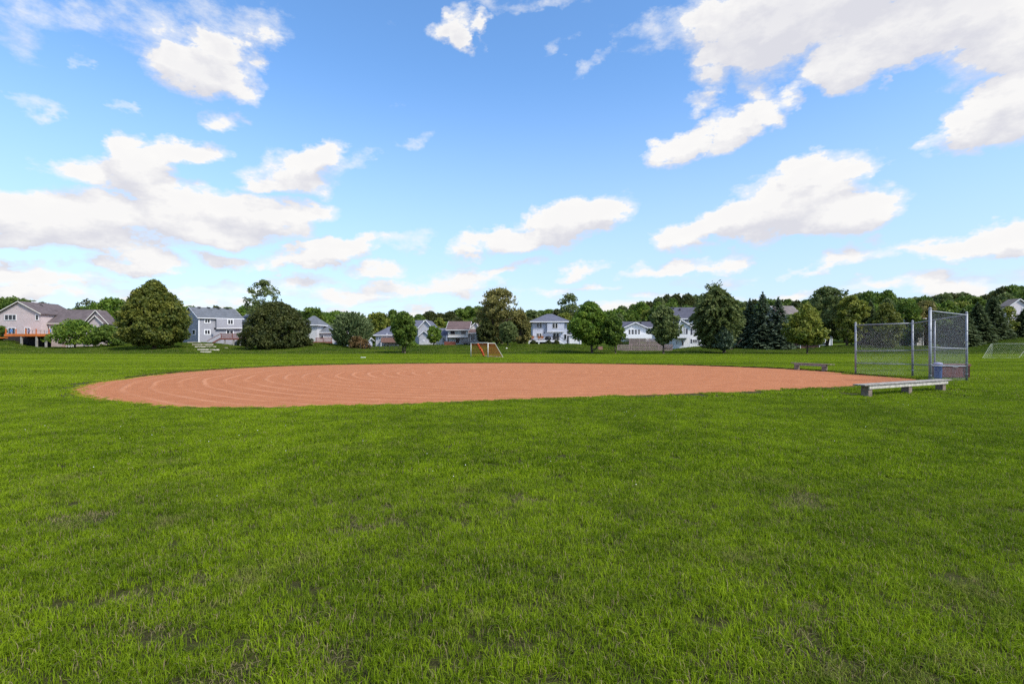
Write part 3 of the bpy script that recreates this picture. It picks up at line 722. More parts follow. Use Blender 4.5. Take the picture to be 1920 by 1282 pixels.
tree('cottonwood_tree', 'tallest ragged tan-green tree behind the orange-netted goal', 936, 98, 541, 640, 45, 'vase', 'tan', 25, tr=.34, stems=2, nl=260, lobe=.145, per=46, leaf=.20, fill=.25)
tree('cedar_tree', 'dark bushy tree against the taupe deck by the tallest tree', 912, 95, 598, 648, 19, 'pear', 'dark', 26, tr=.18, nl=90, lobe=.22, per=62, leaf=.19)
tree('young_birch', 'light green young tree in front of the tallest ragged tree', 952, 91, 604, 641, 17, 'round', 'grey', 27, tr=.12, nl=90, lobe=.22, per=50, leaf=.17)
tree('bushy_tree', 'low brownish tree beside the tallest ragged tree and the blue-roofed house', 976, 99, 583, 645, 20, 'pear', 'tan', 28, tr=.2, nl=110, lobe=.22, per=60, leaf=.20)
tree('elm_tree', 'dark round treetop behind the hip-roofed pale blue house', 1068, 150, 553, 615, 28, 'round', 'grey', 29, tr=.3, nl=75, lobe=.22, per=45, leaf=.34, fill=.1)
tree('yellow_shrub_tree', 'yellow-green tree between the pale blue house and the big maple', 1060, 118, 588, 640, 22, 'round', 'yellow', 30, tr=.2, nl=70, lobe=.22, per=60, leaf=.26)
tree('maple_tree', 'big bright maple with bare trunk at the foot of the bank', 1107, 73, 568, 645, 44, 'pear', 'fresh', 31, trunk_px=1110, tr=.17, nl=230, lobe=.17, per=75, leaf=.18)
tree('young_maple', 'narrow tree between the bright maple and the lattice fences', 1149, 71.5, 590, 646, 26, 'pear', 'mid', 32, trunk_px=1154, tr=.09, nl=130, lobe=.2, per=60, leaf=.17)
tree('pear_tree', 'upright thinly leaved tree in front of the lattice fences', 1244, 71.5, 573, 643, 31, 'tall', 'grey', 33, tr=.14, nl=170, lobe=.17, per=52, leaf=.17, fill=.15)
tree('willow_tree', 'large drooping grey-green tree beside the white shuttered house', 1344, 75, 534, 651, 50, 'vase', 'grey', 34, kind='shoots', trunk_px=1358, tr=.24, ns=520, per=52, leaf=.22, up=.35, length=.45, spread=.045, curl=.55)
tree('young_spruce', 'small dark blue-green tree under the drooping grey-green tree', 1356, 73, 612, 655, 20, 'pear', 'spruce', 35, tr=.1, nl=80, lobe=.24, per=60, leaf=.17)
SPR = 'spruces in a row beside the drooping tree'
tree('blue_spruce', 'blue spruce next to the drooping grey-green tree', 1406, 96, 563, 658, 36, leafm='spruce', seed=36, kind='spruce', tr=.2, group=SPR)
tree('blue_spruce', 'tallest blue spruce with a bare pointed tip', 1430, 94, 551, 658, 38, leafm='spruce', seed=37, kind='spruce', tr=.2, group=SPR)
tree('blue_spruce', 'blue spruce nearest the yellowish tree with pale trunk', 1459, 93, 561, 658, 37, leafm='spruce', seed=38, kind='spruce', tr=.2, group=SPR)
tree('chestnut_tree', 'yellowish rounded tree on a pale bare trunk before a brown shed', 1512, 70.5, 573, 645, 35, 'egg', 'yellow', 39, trunk_px=1513, tr=.12, nl=190, lobe=.18, per=62, leaf=.19, fill=.4)
tree('elm_tree', 'dark green bushy tree between the blue spruces and the yellowish tree', 1483, 106, 590, 648, 19, 'pear', 'mid', 57, tr=.2, nl=90, lobe=.22, per=62, leaf=.22)
tree('oak_tree', 'big spreading grey-green oak behind the yellowish tree', 1550, 104, 540, 634, 42, 'round', 'grey', 40, tr=.35, nl=200, lobe=.18, per=70, leaf=.23)
tree('locust_tree', 'bright yellow-green tree on a dark trunk beside the tall fence post', 1597, 98, 556, 642, 30, 'round', 'yellow', 41, trunk_px=1588, tr=.24, nl=120, lobe=.2, per=65, leaf=.21)
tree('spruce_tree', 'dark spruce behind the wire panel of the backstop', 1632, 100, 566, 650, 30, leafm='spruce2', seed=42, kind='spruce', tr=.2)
tree('crab_apple', 'rounded tree with yellowish top seen through the wire backstop', 1661, 90, 570, 656, 35, 'pear', 'linden', 43, trunk_px=1656, tr=.14, nl=150, lobe=.19, per=65, leaf=.19)
tree('shade_tree', 'mid green tree behind the middle post of the backstop', 1700, 112, 562, 648, 32, 'round', 'mid', 44, tr=.3, nl=120, lobe=.2, per=65, leaf=.24)
tree('shade_tree', 'russet-tinged tree behind the tall near post of the backstop', 1735, 116, 566, 648, 34, 'round', 'tan', 45, tr=.3, nl=120, lobe=.2, per=65, leaf=.25)
tree('pine_tree', 'dark green tree behind the end panel of the backstop', 1778, 108, 566, 650, 32, 'pear', 'mid', 46, tr=.3, nl=140, lobe=.2, per=65, leaf=.24)
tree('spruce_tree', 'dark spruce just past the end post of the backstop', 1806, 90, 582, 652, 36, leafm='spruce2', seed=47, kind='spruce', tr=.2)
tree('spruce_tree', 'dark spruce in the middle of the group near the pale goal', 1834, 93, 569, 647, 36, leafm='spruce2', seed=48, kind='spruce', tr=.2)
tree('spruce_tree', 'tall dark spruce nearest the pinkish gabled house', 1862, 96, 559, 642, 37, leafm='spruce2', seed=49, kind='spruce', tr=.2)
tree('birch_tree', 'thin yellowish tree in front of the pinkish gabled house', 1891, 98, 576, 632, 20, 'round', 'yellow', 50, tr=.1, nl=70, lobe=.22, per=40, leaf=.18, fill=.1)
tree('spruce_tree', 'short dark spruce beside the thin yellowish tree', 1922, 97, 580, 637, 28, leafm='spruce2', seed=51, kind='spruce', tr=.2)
tree('russet_bush', 'russet and green bush in front of the silvery tree', 672, 90, 632, 657, 22, 'dome', 'red', 52, tr=.06, nl=70, lobe=.22, per=45, leaf=.16, cat='bush')
tree('green_bush', 'low yellow-green bush on the bank beneath the twin-stemmed tree', 770, 92, 641, 655, 18, 'dome', 'fresh', 53, tr=.05, nl=40, lobe=.26, per=45, leaf=.16, cat='bush')
tree('green_bush', 'green bush left standing at the end of the orange-edged deck', 3, 96, 612, 637, 9, 'round', 'mid', 54, tr=.06, nl=40, lobe=.26, per=45, leaf=.16, cat='bush')
tree('yellow_bush', 'yellow-green tree over the roof of the gabled grey house', 822, 128, 598, 640, 20, 'round', 'yellow', 55, tr=.2, nl=60, lobe=.22, per=60, leaf=.26)
tree('green_bush', 'dark low bush on the lawn behind the yellow-green tree', 1575, 96, 649, 654, 6, 'dome', 'dark', 56, tr=.03, nl=20, lobe=.3, per=40, leaf=.12, cat='bush')
for i, (px, l) in enumerate(((1000, 'dark shrub under the corner of the pale deck'), (1028, 'dark shrub under the black grill'), (1044, 'dark shrub beside the pale deck stairs'))):
    tree('dark_shrub', l, px, 99, 639, 648, 7.5, 'dome', 'dark', 60 + i, tr=.03, nl=22, lobe=.3, per=40, leaf=.13, cat='bush', group='shrubs under the pale deck')

# trees on the rise behind the houses
S_PX = [-80, 0, 60, 110, 150, 240, 330, 400, 450, 540, 600, 690, 720, 770, 800, 830, 860, 890, 985, 1003, 1030, 1060, 1100, 1150, 1180, 1210, 1232, 1262, 1300, 1330, 1390, 1412, 1460, 1497, 1530, 1580, 1610, 1640, 1662, 1690, 1722, 1762, 1800, 1835, 1862, 1885, 1925, 2000]
S_PY = [560, 563, 562, 579, 577, 569, 575, 577, 577, 580, 582, 594, 593, 593, 587, 583, 580, 575, 585, 580, 583, 580, 581, 580, 570, 566, 559, 553, 552, 560, 563, 565, 564, 565, 556, 556, 552, 549, 544, 560, 556, 552, 552, 555, 549, 535, 533, 530]
def woods():
    protos = {}
    for k, (lf, pf, sd) in enumerate((('mid', 'round', 70), ('dark', 'pear', 71), ('fresh', 'round', 72), ('grey', 'dome', 73), ('yellow', 'round', 74), ('mid', 'pear', 75))):
        cm = crown_mesh('crown', sd, 10, 5, pf, LF[lf], nl=150, lobe=.19, per=44, leaf=.40, fill=.5)
        tm = trunk_mb(random.Random(sd), (0, 0, 0), 7, .28, 3, 3, 5).build('trunk', BARK).data
        for o in list(bpy.data.objects):
            if o.data == tm: bpy.data.objects.remove(o)
        protos[k] = (lf, cm, tm)
    CN = {'mid': 'mid green', 'dark': 'dark olive', 'fresh': 'bright green', 'grey': 'grey-green', 'yellow': 'yellow-green'}
    MARKS = [(-1e9, -10, 'past the edge of the pink-beige house'), (-10, 100, 'over the gable of the pink-beige house'), (100, 225, 'over the wing of the pink-beige house'), (225, 345, 'behind the huge egg-shaped tree'), (345, 455, 'over the blue-grey house'),
             (455, 590, 'behind the dark dome-shaped tree'), (590, 700, 'behind the silvery tree'), (700, 780, 'behind the twin-stemmed oval tree'), (780, 838, 'over the gabled grey house'), (838, 895, 'over the red-brown roof'), (895, 990, 'behind the tallest ragged tree'),
             (990, 1062, 'over the pale blue house'), (1062, 1170, 'behind the bright maple'), (1170, 1240, 'over the white gabled house'), (1240, 1320, 'over the violet-grey roof'), (1320, 1390, 'behind the drooping tree'), (1390, 1485, 'behind the blue spruces'),
             (1485, 1530, 'behind the yellowish rounded tree'), (1530, 1600, 'behind the spreading oak'), (1600, 1712, 'over the long panel of the backstop'), (1712, 1815, 'over the end panel of the backstop'), (1815, 1885, 'behind the dark spruces by the pale goal'), (1885, 1925, 'over the pinkish gabled house'), (1925, 1e9, 'past the pinkish gabled house')]
    def wood_label(px, Y, lf):
        m = next(t for a, b, t in MARKS if a <= px < b)
        return CN[lf] + ' tree, ' + ('back' if Y > 165 else 'front') + ' row of wood, ' + m
    rr = random.Random(5)
    def put(px, Y, top, hw, k):
        lf, cm, tm = protos[k]; x = X(px, Y); g = tz(x, Y); zt = Z(top, Y); H = max(zt - g, 3.0)
        t = thing('woodland_tree', (x, Y, g), wood_label(px, Y, lf), 'tree', 'trees of the wood behind the houses', rr.uniform(0, 6.28))
        o = bpy.data.objects.new('crown', cm); COL.objects.link(o); o.parent = t; o.location = (0, 0, H * .10); W = hw / F * Y
        o.scale = (W / 5, W / 5, H * .90 / 10)
        q = bpy.data.objects.new('trunk', tm); COL.objects.link(q); q.parent = t; q.scale = (1, 1, H / 14)
    px = -320.0
    while px < 2260:
        put(px, rr.uniform(170, 225), np.interp(px, S_PX, S_PY) + rr.uniform(-2, 5), rr.uniform(20, 31), rr.choice((0, 0, 1, 1, 2, 3, 3, 5)))
        px += rr.uniform(13, 22)
    px = -300.0
    while px < 2240:
        put(px, rr.uniform(132, 156), np.interp(px, S_PX, S_PY) + rr.uniform(9, 26), rr.uniform(20, 30), rr.choice((0, 0, 1, 2, 2, 3, 4, 5)))
        px += rr.uniform(20, 34)
woods()

# ------------------------------------------------------------------ houses
class Face:
    """a vertical wall plane through two ground points, used to carry surveyed points onto it"""
    def __init__(s, p0, p1):
        s.p0 = Vector((p0[0], p0[1], 0)); s.p1 = Vector((p1[0], p1[1], 0)); s.d = (s.p1 - s.p0).normalized(); s.n = Vector((s.d.y, -s.d.x, 0))
    def pt(s, px, py, off=0.0):
        o = Vector((0, 0, CAM_H)); r = Vector(((px - CX) / F, 1, -(py - HY) / F)); q = s.p0 + s.n * off
        return o + r * ((q - o).dot(s.n) / r.dot(s.n))
    def corners(s, px0, py0, px1, py1, off=0.0):
        a = s.pt(px0, py0, off); b = s.pt(px1, py1, off); w = (b - a).dot(s.d); h = a.z - b.z
        return Vector((a.x, a.y, b.z)), w, h           # lower corner at the start, width along d, height
UPV = Vector((0, 0, 1))
class House:
    def __init__(s, name, label, face, cat='house', group=None):
        c = (face.p0 + face.p1) / 2 - face.n * 3; s.f = face; s.z = tz(c.x, c.y)
        s.o = thing(name, (c.x, c.y, s.z), label, cat, group, math.atan2(face.d.y, face.d.x))
    def box(s, face, depth, z0, z1, m, name='wall', off=0.0):
        p0 = face.p0 + face.n * off; L = (face.p1 - face.p0)
        return MB().obox((p0.x, p0.y, z0), L, -face.n * (depth + off), UPV * (z1 - z0)).build(name, m, s.o)
    def gable_front(s, face, depth, z0, ze, zr, wm, rm, over=.35, t=.18, peak=.5, trim=WHITE, back=None):
        p0, p1, d, n = face.p0, face.p1, face.d, face.n; w = (p1 - p0).length; pk = p0 + d * w * peak
        P = lambda q, z: Vector((q.x, q.y, z))
        MB().extr([P(p0, z0), P(p1, z0), P(p1, ze), P(pk, zr), P(p0, ze)], -n * depth).build('wall', wm, s.o)
        mb = MB(); tr = MB()
        for a, sg in ((p0, -1), (p1, 1)):
            run = (a - pk).length; sl = (zr - ze) / run
            ea = P(a + d * sg * over, ze - sl * over + t + .02); pp = P(pk, zr + t + .02)
            f = n * over; bk = -n * (depth + (back or 0))
            poly = [ea + f, pp + f, pp + bk, ea + bk]
            mb.slab(poly if sg < 0 else poly[::-1], t)
            k = n * (over + .03)
            tr.add([ea + k, pp + k, pp + k - UPV * .26, ea + k - UPV * .26], [(0, 1, 2, 3)]) if False else tr.bar(ea + k - UPV * .12, pp + k - UPV * .09, .05, .15)
        mb.build('roof', rm, s.o); tr.build('fascia', trim, s.o)
    def gable_side(s, face, depth, z0, ze, zr, wm, rm, over=.4, oend=.35, t=.18, trim=WHITE):
        p0, p1, d, n = face.p0, face.p1, face.d, face.n; L = p1 - p0
        P = lambda q, z: Vector((q.x, q.y, z))
        MB().extr([P(p0, z0), P(p0 - n * depth, z0), P(p0 - n * depth, ze), P(p0 - n * depth / 2, zr), P(p0, ze)], L).build('wall', wm, s.o)
        sl = (zr - ze) / (depth / 2); mb = MB(); tr = MB(); a0, a1 = p0 - d * oend, p1 + d * oend
        rd = [P(q - n * depth / 2, zr + t + .02) for q in (a0, a1)]
        fe = [P(q + n * over, ze - sl * over + t + .02) for q in (a0, a1)]; be = [P(q - n * (depth + over), ze - sl * over + t + .02) for q in (a0, a1)]
        mb.slab([fe[0], fe[1], rd[1], rd[0]], t); mb.slab([rd[0], rd[1], be[1], be[0]], t)
        mb.build('roof', rm, s.o)
        tr.bar(fe[0] + n * .03 - UPV * .12, fe[1] + n * .03 - UPV * .09, .05, .15)
        for e, r_, sg in ((fe[0], rd[0], -1), (fe[1], rd[1], 1), (be[0], rd[0], -1), (be[1], rd[1], 1)):
            tr.bar(e + d * sg * .03 - UPV * .12, r_ + d * sg * .03 - UPV * .09, .05, .15)
        tr.build('fascia', trim, s.o)
        for q in (p0 + d * .22, p1 - d * .22):
            MB().box(q.x - .05, q.y - .14, z0 + .5, q.x + .05, q.y - .04, ze - .12).build('downspout', trim, s.o)
    def hip(s, face, depth, z0, ze, zr, wm, rm, over=.7, r0=.35, r1=.65, t=.2, trim=WHITE):
        p0, p1, d, n = face.p0, face.p1, face.d, face.n; L = (p1 - p0).length
        s.box(face, depth, z0, ze, wm)
        P = lambda u, v, z: Vector((p0.x, p0.y, 0)) + d * u - n * v + UPV * z
        z = ze + t + .02; c = [P(-over, -over, z), P(L + over, -over, z), P(L + over, depth + over, z), P(-over, depth + over, z)]
        a, b = P(L * r0, depth / 2, zr), P(L * r1, depth / 2, zr)
        mb = MB(); mb.add(c + [a, b] + [q - UPV * t for q in c], [(0, 1, 5, 4), (1, 2, 5), (2, 3, 4, 5), (3, 0, 4), (9, 8, 7, 6), (0, 6, 7, 1), (1, 7, 8, 2), (2, 8, 9, 3), (3, 9, 6, 0)])
        mb.build('roof', rm, s.o)
        tr = MB(); k = n * .03
        for i in range(4):
            tr.bar(c[i] + k - UPV * .12, c[(i + 1) % 4] + k - UPV * .10, .06, .18)
        tr.build('fascia', trim, s.o)
    def win(s, face, px0, py0, px1, py1, frame=WHITE, fw=.10, mull=1, rails=0, off=0.0, name='window', glass=GLASS):
        a, w, h = face.corners(px0, py0, px1, py1, off); d, n = face.d, face.n
        mb = MB(); B = lambda u, z, ww, hh, dp=.07: mb.obox(a + d * u + UPV * z + n * .002, d * ww, UPV * hh, n * dp)
        B(0, 0, w, fw); B(0, h - fw, w, fw); B(0, fw, fw, h - 2 * fw); B(w - fw, fw, fw, h - 2 * fw)
        for k in range(1, mull): B(w * k / mull - fw * .3, fw, fw * .6, h - 2 * fw, .06)
        for k in range(1, rails + 1): B(fw, h * k / (rails + 1) - fw * .25, w - 2 * fw, fw * .5, .05)
        o = mb.build(name, frame, s.o)
        MB().obox(a + d * fw * .8 + UPV * fw * .8 + n * .004, d * (w - fw * 1.6), UPV * (h - fw * 1.6), n * .02).build('pane', glass, o)
        return o
    def shutter(s, face, px0, py0, px1, py1, m, off=0.0):
        a, w, h = face.corners(px0, py0, px1, py1, off)
        MB().obox(a + face.n * .003, face.d * w, UPV * h, face.n * .05).build('shutter', m, s.o)
    def vents(s, pts, m):
        for p in pts: MB().box(p[0] - .15, p[1] - .15, p[2] - .1, p[0] + .15, p[1] + .15, p[2] + .28).build('roof_vent', m, s.o)
def deck(h, x0, x1, y0, y1, z, rim, ground, m_rim, m_post, posts, rail=None, rail_h=.95, post_w=.22, bal=.14, m_bal=None):
    """wooden platform on posts with a rim board and, where seen, a railing"""
    dk = MB().box(x0, y0 + .05, z - .10, x1, y1, z).build('deck', m_rim, h.o)
    MB().box(x0 - .02, y0, z - rim, x1 + .02, y0 + .05, z + .02).build('rim_board', m_rim, dk)
    MB().box(x0 - .03, y0 + .06, z - rim, x0, y1, z - .11).box(x1, y0 + .06, z - rim, x1 + .03, y1, z - .11).build('side_board', m_rim, dk)
    for px in posts: MB().box(px - post_w / 2, y0 + .06, ground - .4, px + post_w / 2, y0 + .06 + post_w, z - .11).build('deck_post', m_post, dk)
    if rail:
        a, b, mr = rail; mb = MB()
        mb.box(a, y0 + .06, z + rail_h - .08, b, y0 + .16, z + rail_h).box(a, y0 + .08, z + .12, b, y0 + .14, z + .2)
        n = max(2, int((b - a) / 1.8))
        for i in range(n + 1): u = a + (b - a) * i / n; mb.box(u - .05, y0 + .055, z + .03, u + .05, y0 + .165, z + rail_h + .06)
        mb.build('railing', mr, dk)
        q = MB(); k = int((b - a) / bal)
        for i in range(1, k): u = a + (b - a) * i / k; q.box(u - .025, y0 + .085, z + .2, u + .025, y0 + .135, z + rail_h - .09)
        o = q.build('baluster', m_bal or mr, dk); o['kind'] = 'stuff'
    return dk

PINK = siding('siding_pink_beige', (.57, .475, .46)); BLUEG = siding('siding_blue_grey', (.335, .335, .365)); LGREY = siding('siding_light_grey', (.56, .56, .55))
GREYB = siding('siding_grey', (.49, .49, .515)); BEIGE = siding('siding_pale_beige', (.56, .54, .50)); PBLUE = siding('siding_pale_blue', (.52, .54, .62)); WSID = siding('siding_white', (.72, .72, .72))
R_BROWN = shingle('shingle_brown', (.13, .105, .105)); R_GREY = shingle('shingle_grey', (.135, .145, .16)); R_RED = shingle('shingle_red_brown', (.145, .10, .095)); R_BLUE = shingle('shingle_blue_grey', (.125, .13, .165))
R_DARK = shingle('shingle_dark_violet', (.09, .09, .115)); R_TAUPE = shingle('shingle_taupe', (.20, .17, .155))
ORANGE = mat('stained_orange_wood', (.50, .14, .03), .7, var=.2); REDW = mat('stained_red_wood', (.20, .065, .045), .75, var=.25); TAUPE = mat('taupe_wood', (.24, .20, .185), .8, var=.2)
POSTW = mat('grey_post_wood', (.30, .28, .25), .85, var=.2); BRICKR = mat('red_brick_wall', (.25, .14, .11), .9, var=.25, vscale=5); SHUT = mat('dark_shutter', (.03, .032, .05), .6)
BROWNF = mat('brown_window_frame', (.11, .055, .045), .6); CONC = mat('pale_concrete', (.48, .45, .40), .9, var=.12); BLACKM = mat('black_enamel', (.02, .02, .022), .4, .4)
def fp(px0, px1, Y): return Face((X(px0, Y), Y), (X(px1, Y), Y))

def house_pink():
    Y = 100; f = fp(-4, 76.5, Y)
    h = House('beige_house', 'large pink-beige house with brown roof and orange-edged raised deck', f)
    z0 = Z(652, Y) - .4
    h.gable_front(f, 8.5, z0, Z(588, Y), Z(566.5, Y), PINK, R_BROWN, over=.35, trim=CREAM)
    g = fp(76.7, 162, 101.6); h.gable_side(g, 6.4, z0, Z(604.5, 101.6), Z(582.5, 104.8), PINK, R_BROWN, trim=CREAM, oend=.1)
    e = fp(160, 203, 100.6); h.gable_front(e, 2.4, z0, Z(605.5, 100.6), Z(583, 100.6), PINK, R_BROWN, trim=CREAM)
    k = fp(167, 193, 99.8); h.gable_front(k, .75, z0, Z(605, 99.8), Z(593, 99.8), PINK, R_BROWN, over=.3, trim=CREAM)
    h.win(f, 8.5, 589.5, 31, 600.5, mull=3); h.win(f, 66.5, 589.5, 73, 600.5)
    h.win(f, 15, 614, 29.5, 627, mull=2, name='patio_door'); h.win(f, 46, 614, 57, 627, mull=2, name='patio_door')
    h.win(g, 81, 610.5, 93.5, 619.5, mull=2); h.win(g, 98, 610.5, 102, 619.5); h.win(k, 176, 612, 184, 621, mull=2)
    # skylight and pipes lying on the sloping roof
    for (px, py, w, m) in ((65.5, 575.5, .5, WHITE), (70.5, 573.5, .16, BLACKM), (78.5, 576, .16, BLACKM), (75.5, 578.5, .18, BLACKM)):
        Yv = 103.5; x = X(px, Yv); pk = X(36.3, Y); ze, zr = Z(588, Y), Z(566.5, Y); run = X(76.5, Y) - pk
        z = zr - (x - pk) / run * (zr - ze) + .2; MB().box(x - w, Yv - w * .5, z - .2, x + w, Yv + w * .5, z + .1).build('roof_vent', m, h.o)
    h.box(fp(9, 96, 99.97), .02, z0, Z(629.5, 100), mat('under_deck_shade', (.035, .028, .026), .85, wave=(0, .25, .02)), name='lower_wall_or_shade')  # thin dark sheet added over the wall to paint the shade under the deck
    zd = Z(626, 95.6); gz = tz(X(60, 96), 96)
    dk = deck(h, X(9, 95.6), X(97, 95.6), 95.5, 99.9, zd, .45, gz, ORANGE, POSTW, [X(39.5, 95.6), X(68, 95.6), X(85.5, 95.6)], post_w=.26)
    mb = MB(); rl = MB()
    for px in (11, 30, 48.5, 68, 92): x = X(px, 95.7); mb.box(x - .07, 95.62, zd + .02, x + .07, 95.76, zd + .95)
    mb.build('rail_post', ORANGE, dk)
    for k2 in range(4): rl.box(X(48.5, 95.7), 95.68, zd + .25 + .2 * k2, X(92, 95.7), 95.70, zd + .27 + .2 * k2)
    rl.build('rail_cable', POSTW, dk)
    MB().obox((X(-6, 95), 94.2, Z(634, 95)), (X(9, 95) - X(-6, 95), 0, 0), (0, 1.4, 0), (0, 0, .18)).build('deck_landing', ORANGE, h.o)
    return h
house_pink()

def house_blue():  # raised deck at the rear
    p0 = (X(372, 104.5), 104.5); p1 = (X(453.5, 111), 111); f = Face(p0, p1)
    h = House('blue_grey_house', 'blue-grey two-storey house with raised brown deck above stone steps', f)
    dep = 9.0; z0 = Z(643, 104.5) - .6; ze = Z(595, 104.5); zr = ze + 2.15
    h.gable_side(f, dep, z0, ze, zr, BLUEG, R_GREY, over=.4, oend=.3)
    # overhanging upper storey
    a = f.pt(404, 600); b = f.pt(452, 600); u = Face((a.x, a.y), (b.x, b.y)); zb = f.pt(404, 615).z
    h.box(u, .05, zb, ze - .12, BLUEG, name='upper_bay', off=.55)
    MB().obox(Vector((a.x, a.y, zb - .16)), (b - a) * 1.0, f.n * .58, UPV * .15).build('bay_trim', WHITE, h.o)
    MB().obox(f.p0 + UPV * z0 - f.d * .03 + f.n * .003, f.d * .2, f.n * .05, UPV * (ze - z0)).build('corner_board', WHITE, h.o)
    h.win(f, 382.8, 596.8, 394.6, 606.5, fw=.16, mull=2); h.win(f, 382.5, 617.3, 394.8, 627.8, fw=.18, mull=2)
    h.win(u, 426, 598, 437.8, 609, fw=.16, mull=2, off=.55); h.win(f, 423.5, 618, 438, 626.5, fw=.16, mull=2, name='patio_door')
    q = f.p0 - f.n * dep; sf = Face((q.x, q.y), p0)
    h.win(sf, 360.7, 617.5, 366.6, 628, fw=.14); h.win(sf, 346.5, 597, 351, 602.5, fw=.14)
    MB().obox(Vector((X(401, 105.5), 105.5, 0)) * 1.0 + UPV * Z(618, 106), (.35, 0, 0), (0, .3, 0), (0, 0, .4)).build('wall_lamp', BLACKM, h.o)
    for i in range(4):
        c = f.p0.lerp(f.p1, .18 + .22 * i) - f.n * (dep / 2 - .3); MB().box(c.x - .25, c.y - .2, zr - .05, c.x + .25, c.y + .2, zr + .28).build('roof_vent', BLACKM, h.o)
    # garage behind, seen past the end wall
    g = fp(449, 482, 118); h.gable_side(g, 8, z0, Z(602, 118), Z(590, 122), BLUEG, R_GREY)
    zd = Z(633.5, 103.5); gz = tz(X(430, 104), 104)
    dk = deck(h, X(414, 103.5), X(456, 103.5), 103.5, 111.5, zd, .35, gz - 1.0, REDW, POSTW, [X(420.5, 103.5), X(437, 103.5), X(449.5, 103.5)], rail=(X(414, 103.5), X(456, 103.5), REDW), rail_h=.9)
    st = MB()
    for i in range(9):
        x = X(413.5, 103.6) - .30 * i; z = zd - .16 * (i + 1); st.box(x - .30, 103.7, z - .06, x, 104.8, z)
    st.build('stair_tread', WOODD, dk)
    MB().bar((X(413.5, 103.6), 103.62, zd + .85), (X(413.5, 103.6) - 2.7, 103.62, zd - 1.45 + .85), .08, .1).bar((X(413.5, 103.6), 103.62, zd - .1), (X(413.5, 103.6) - 2.7, 103.62, zd - 1.6), .06, .28).build('stair_railing', REDW, dk)
house_blue()

def house_red_deck():
    f = fp(566, 594.5, 107); h = House('light_grey_house', 'light grey house with a steep narrow roof and red-brown deck', f); z0 = Z(641, 107) - .8
    h.hip(f, 6, z0, Z(610.5, 107), Z(592, 110), LGREY, R_GREY, over=.5, r0=.35, r1=.5)
    g = fp(594.8, 634, 108.5); h.gable_side(g, 8, z0, Z(623, 108.5), Z(610.5, 112.5), LGREY, R_GREY)
    h.win(f, 587, 611, 591, 617.5); h.win(g, 596.5, 627.5, 607, 636, mull=2, name='patio_door'); h.win(g, 623, 628, 629, 634, mull=2)
    zd = Z(640.5, 104.5); dk = deck(h, X(586, 104.5), X(622, 104.5), 104.5, 108.4, zd, .30, tz(X(600, 105), 105), REDW, POSTW, [X(590, 104.5), X(619, 104.5)], rail=(X(592, 104.5), X(621, 104.5), REDW), rail_h=.8, post_w=.18)
    MB().box(X(600, 106), 106, z0, X(617, 106), 108.3, zd - .2).build('crawl_wall', CONC, h.o)
house_red_deck()

def house_brown_deck():
    f = fp(704.5, 748, 112); h = House('slate_roof_house', 'grey house with blue-grey hip roof half hidden by the oval tree', f); z0 = Z(651, 112) - .5
    h.hip(f, 9, z0, Z(629.5, 112), Z(611, 116.5), GREYB, R_BLUE, over=.5, r0=.42, r1=.9)
    h.win(f, 709.5, 630.5, 714, 637.5, off=0, fw=.16); h.win(f, 715, 630.5, 719.5, 637.5, fw=.16); h.win(f, 716, 645, 722, 650, mull=2, name='patio_door'); h.win(f, 725, 645, 730, 650, name='patio_door')
    h.box(fp(714.5, 747, 110.6), 1.3, Z(642, 110.6), Z(633, 110.6), BRICKR, name='deck_screen')
    MB().tube((X(726, 112.2), 111.9, Z(634, 112)), (X(726, 112.2), 111.9, Z(625, 112)), .14, n=10).build('vent_pipe', WHITE, h.o)
    MB().box(X(714, 110.4), 110.3, z0, X(715, 110.4), 110.5, Z(642, 110.6)).build('porch_post', WHITE, h.o)
house_brown_deck()

def house_gable_grey():
    f = fp(784, 812, 106); h = House('grey_gable_house', 'tall grey gabled house with a small gabled lean-to', f); z0 = Z(648, 106) - .5
    # tall block: ridge runs back from its front gable
    h.gable_front(f, 9, z0, Z(616, 106), Z(601, 106), GREYB, R_BLUE, over=.3)
    g = fp(772, 786, 108); h.gable_side(g, 7, z0, Z(615, 108), Z(602, 111.5), GREYB, R_BLUE)
    k = fp(786, 804.5, 104.2); h.gable_front(k, 1.7, z0, Z(629, 104.2), Z(621.5, 104.2), GREYB, R_BLUE, over=.25)
    w = fp(812.3, 839, 107); h.gable_side(w, 8, z0, Z(630.5, 107), Z(617, 111), LGREY, R_BLUE)
    h.win(k, 792.5, 637, 796.5, 640.5, fw=.14); h.win(f, 802.5, 614, 805.5, 622, fw=.12); h.win(w, 829, 634, 835, 644, mull=2, name='patio_door')
    MB().obox((X(786, 104.1), 104.05, Z(647.5, 104.1)), (X(805, 104.1) - X(786, 104.1), 0, 0), (0, .1, 0), (0, 0, .7)).build('base_trim', LGREY, h.o)
house_gable_grey()

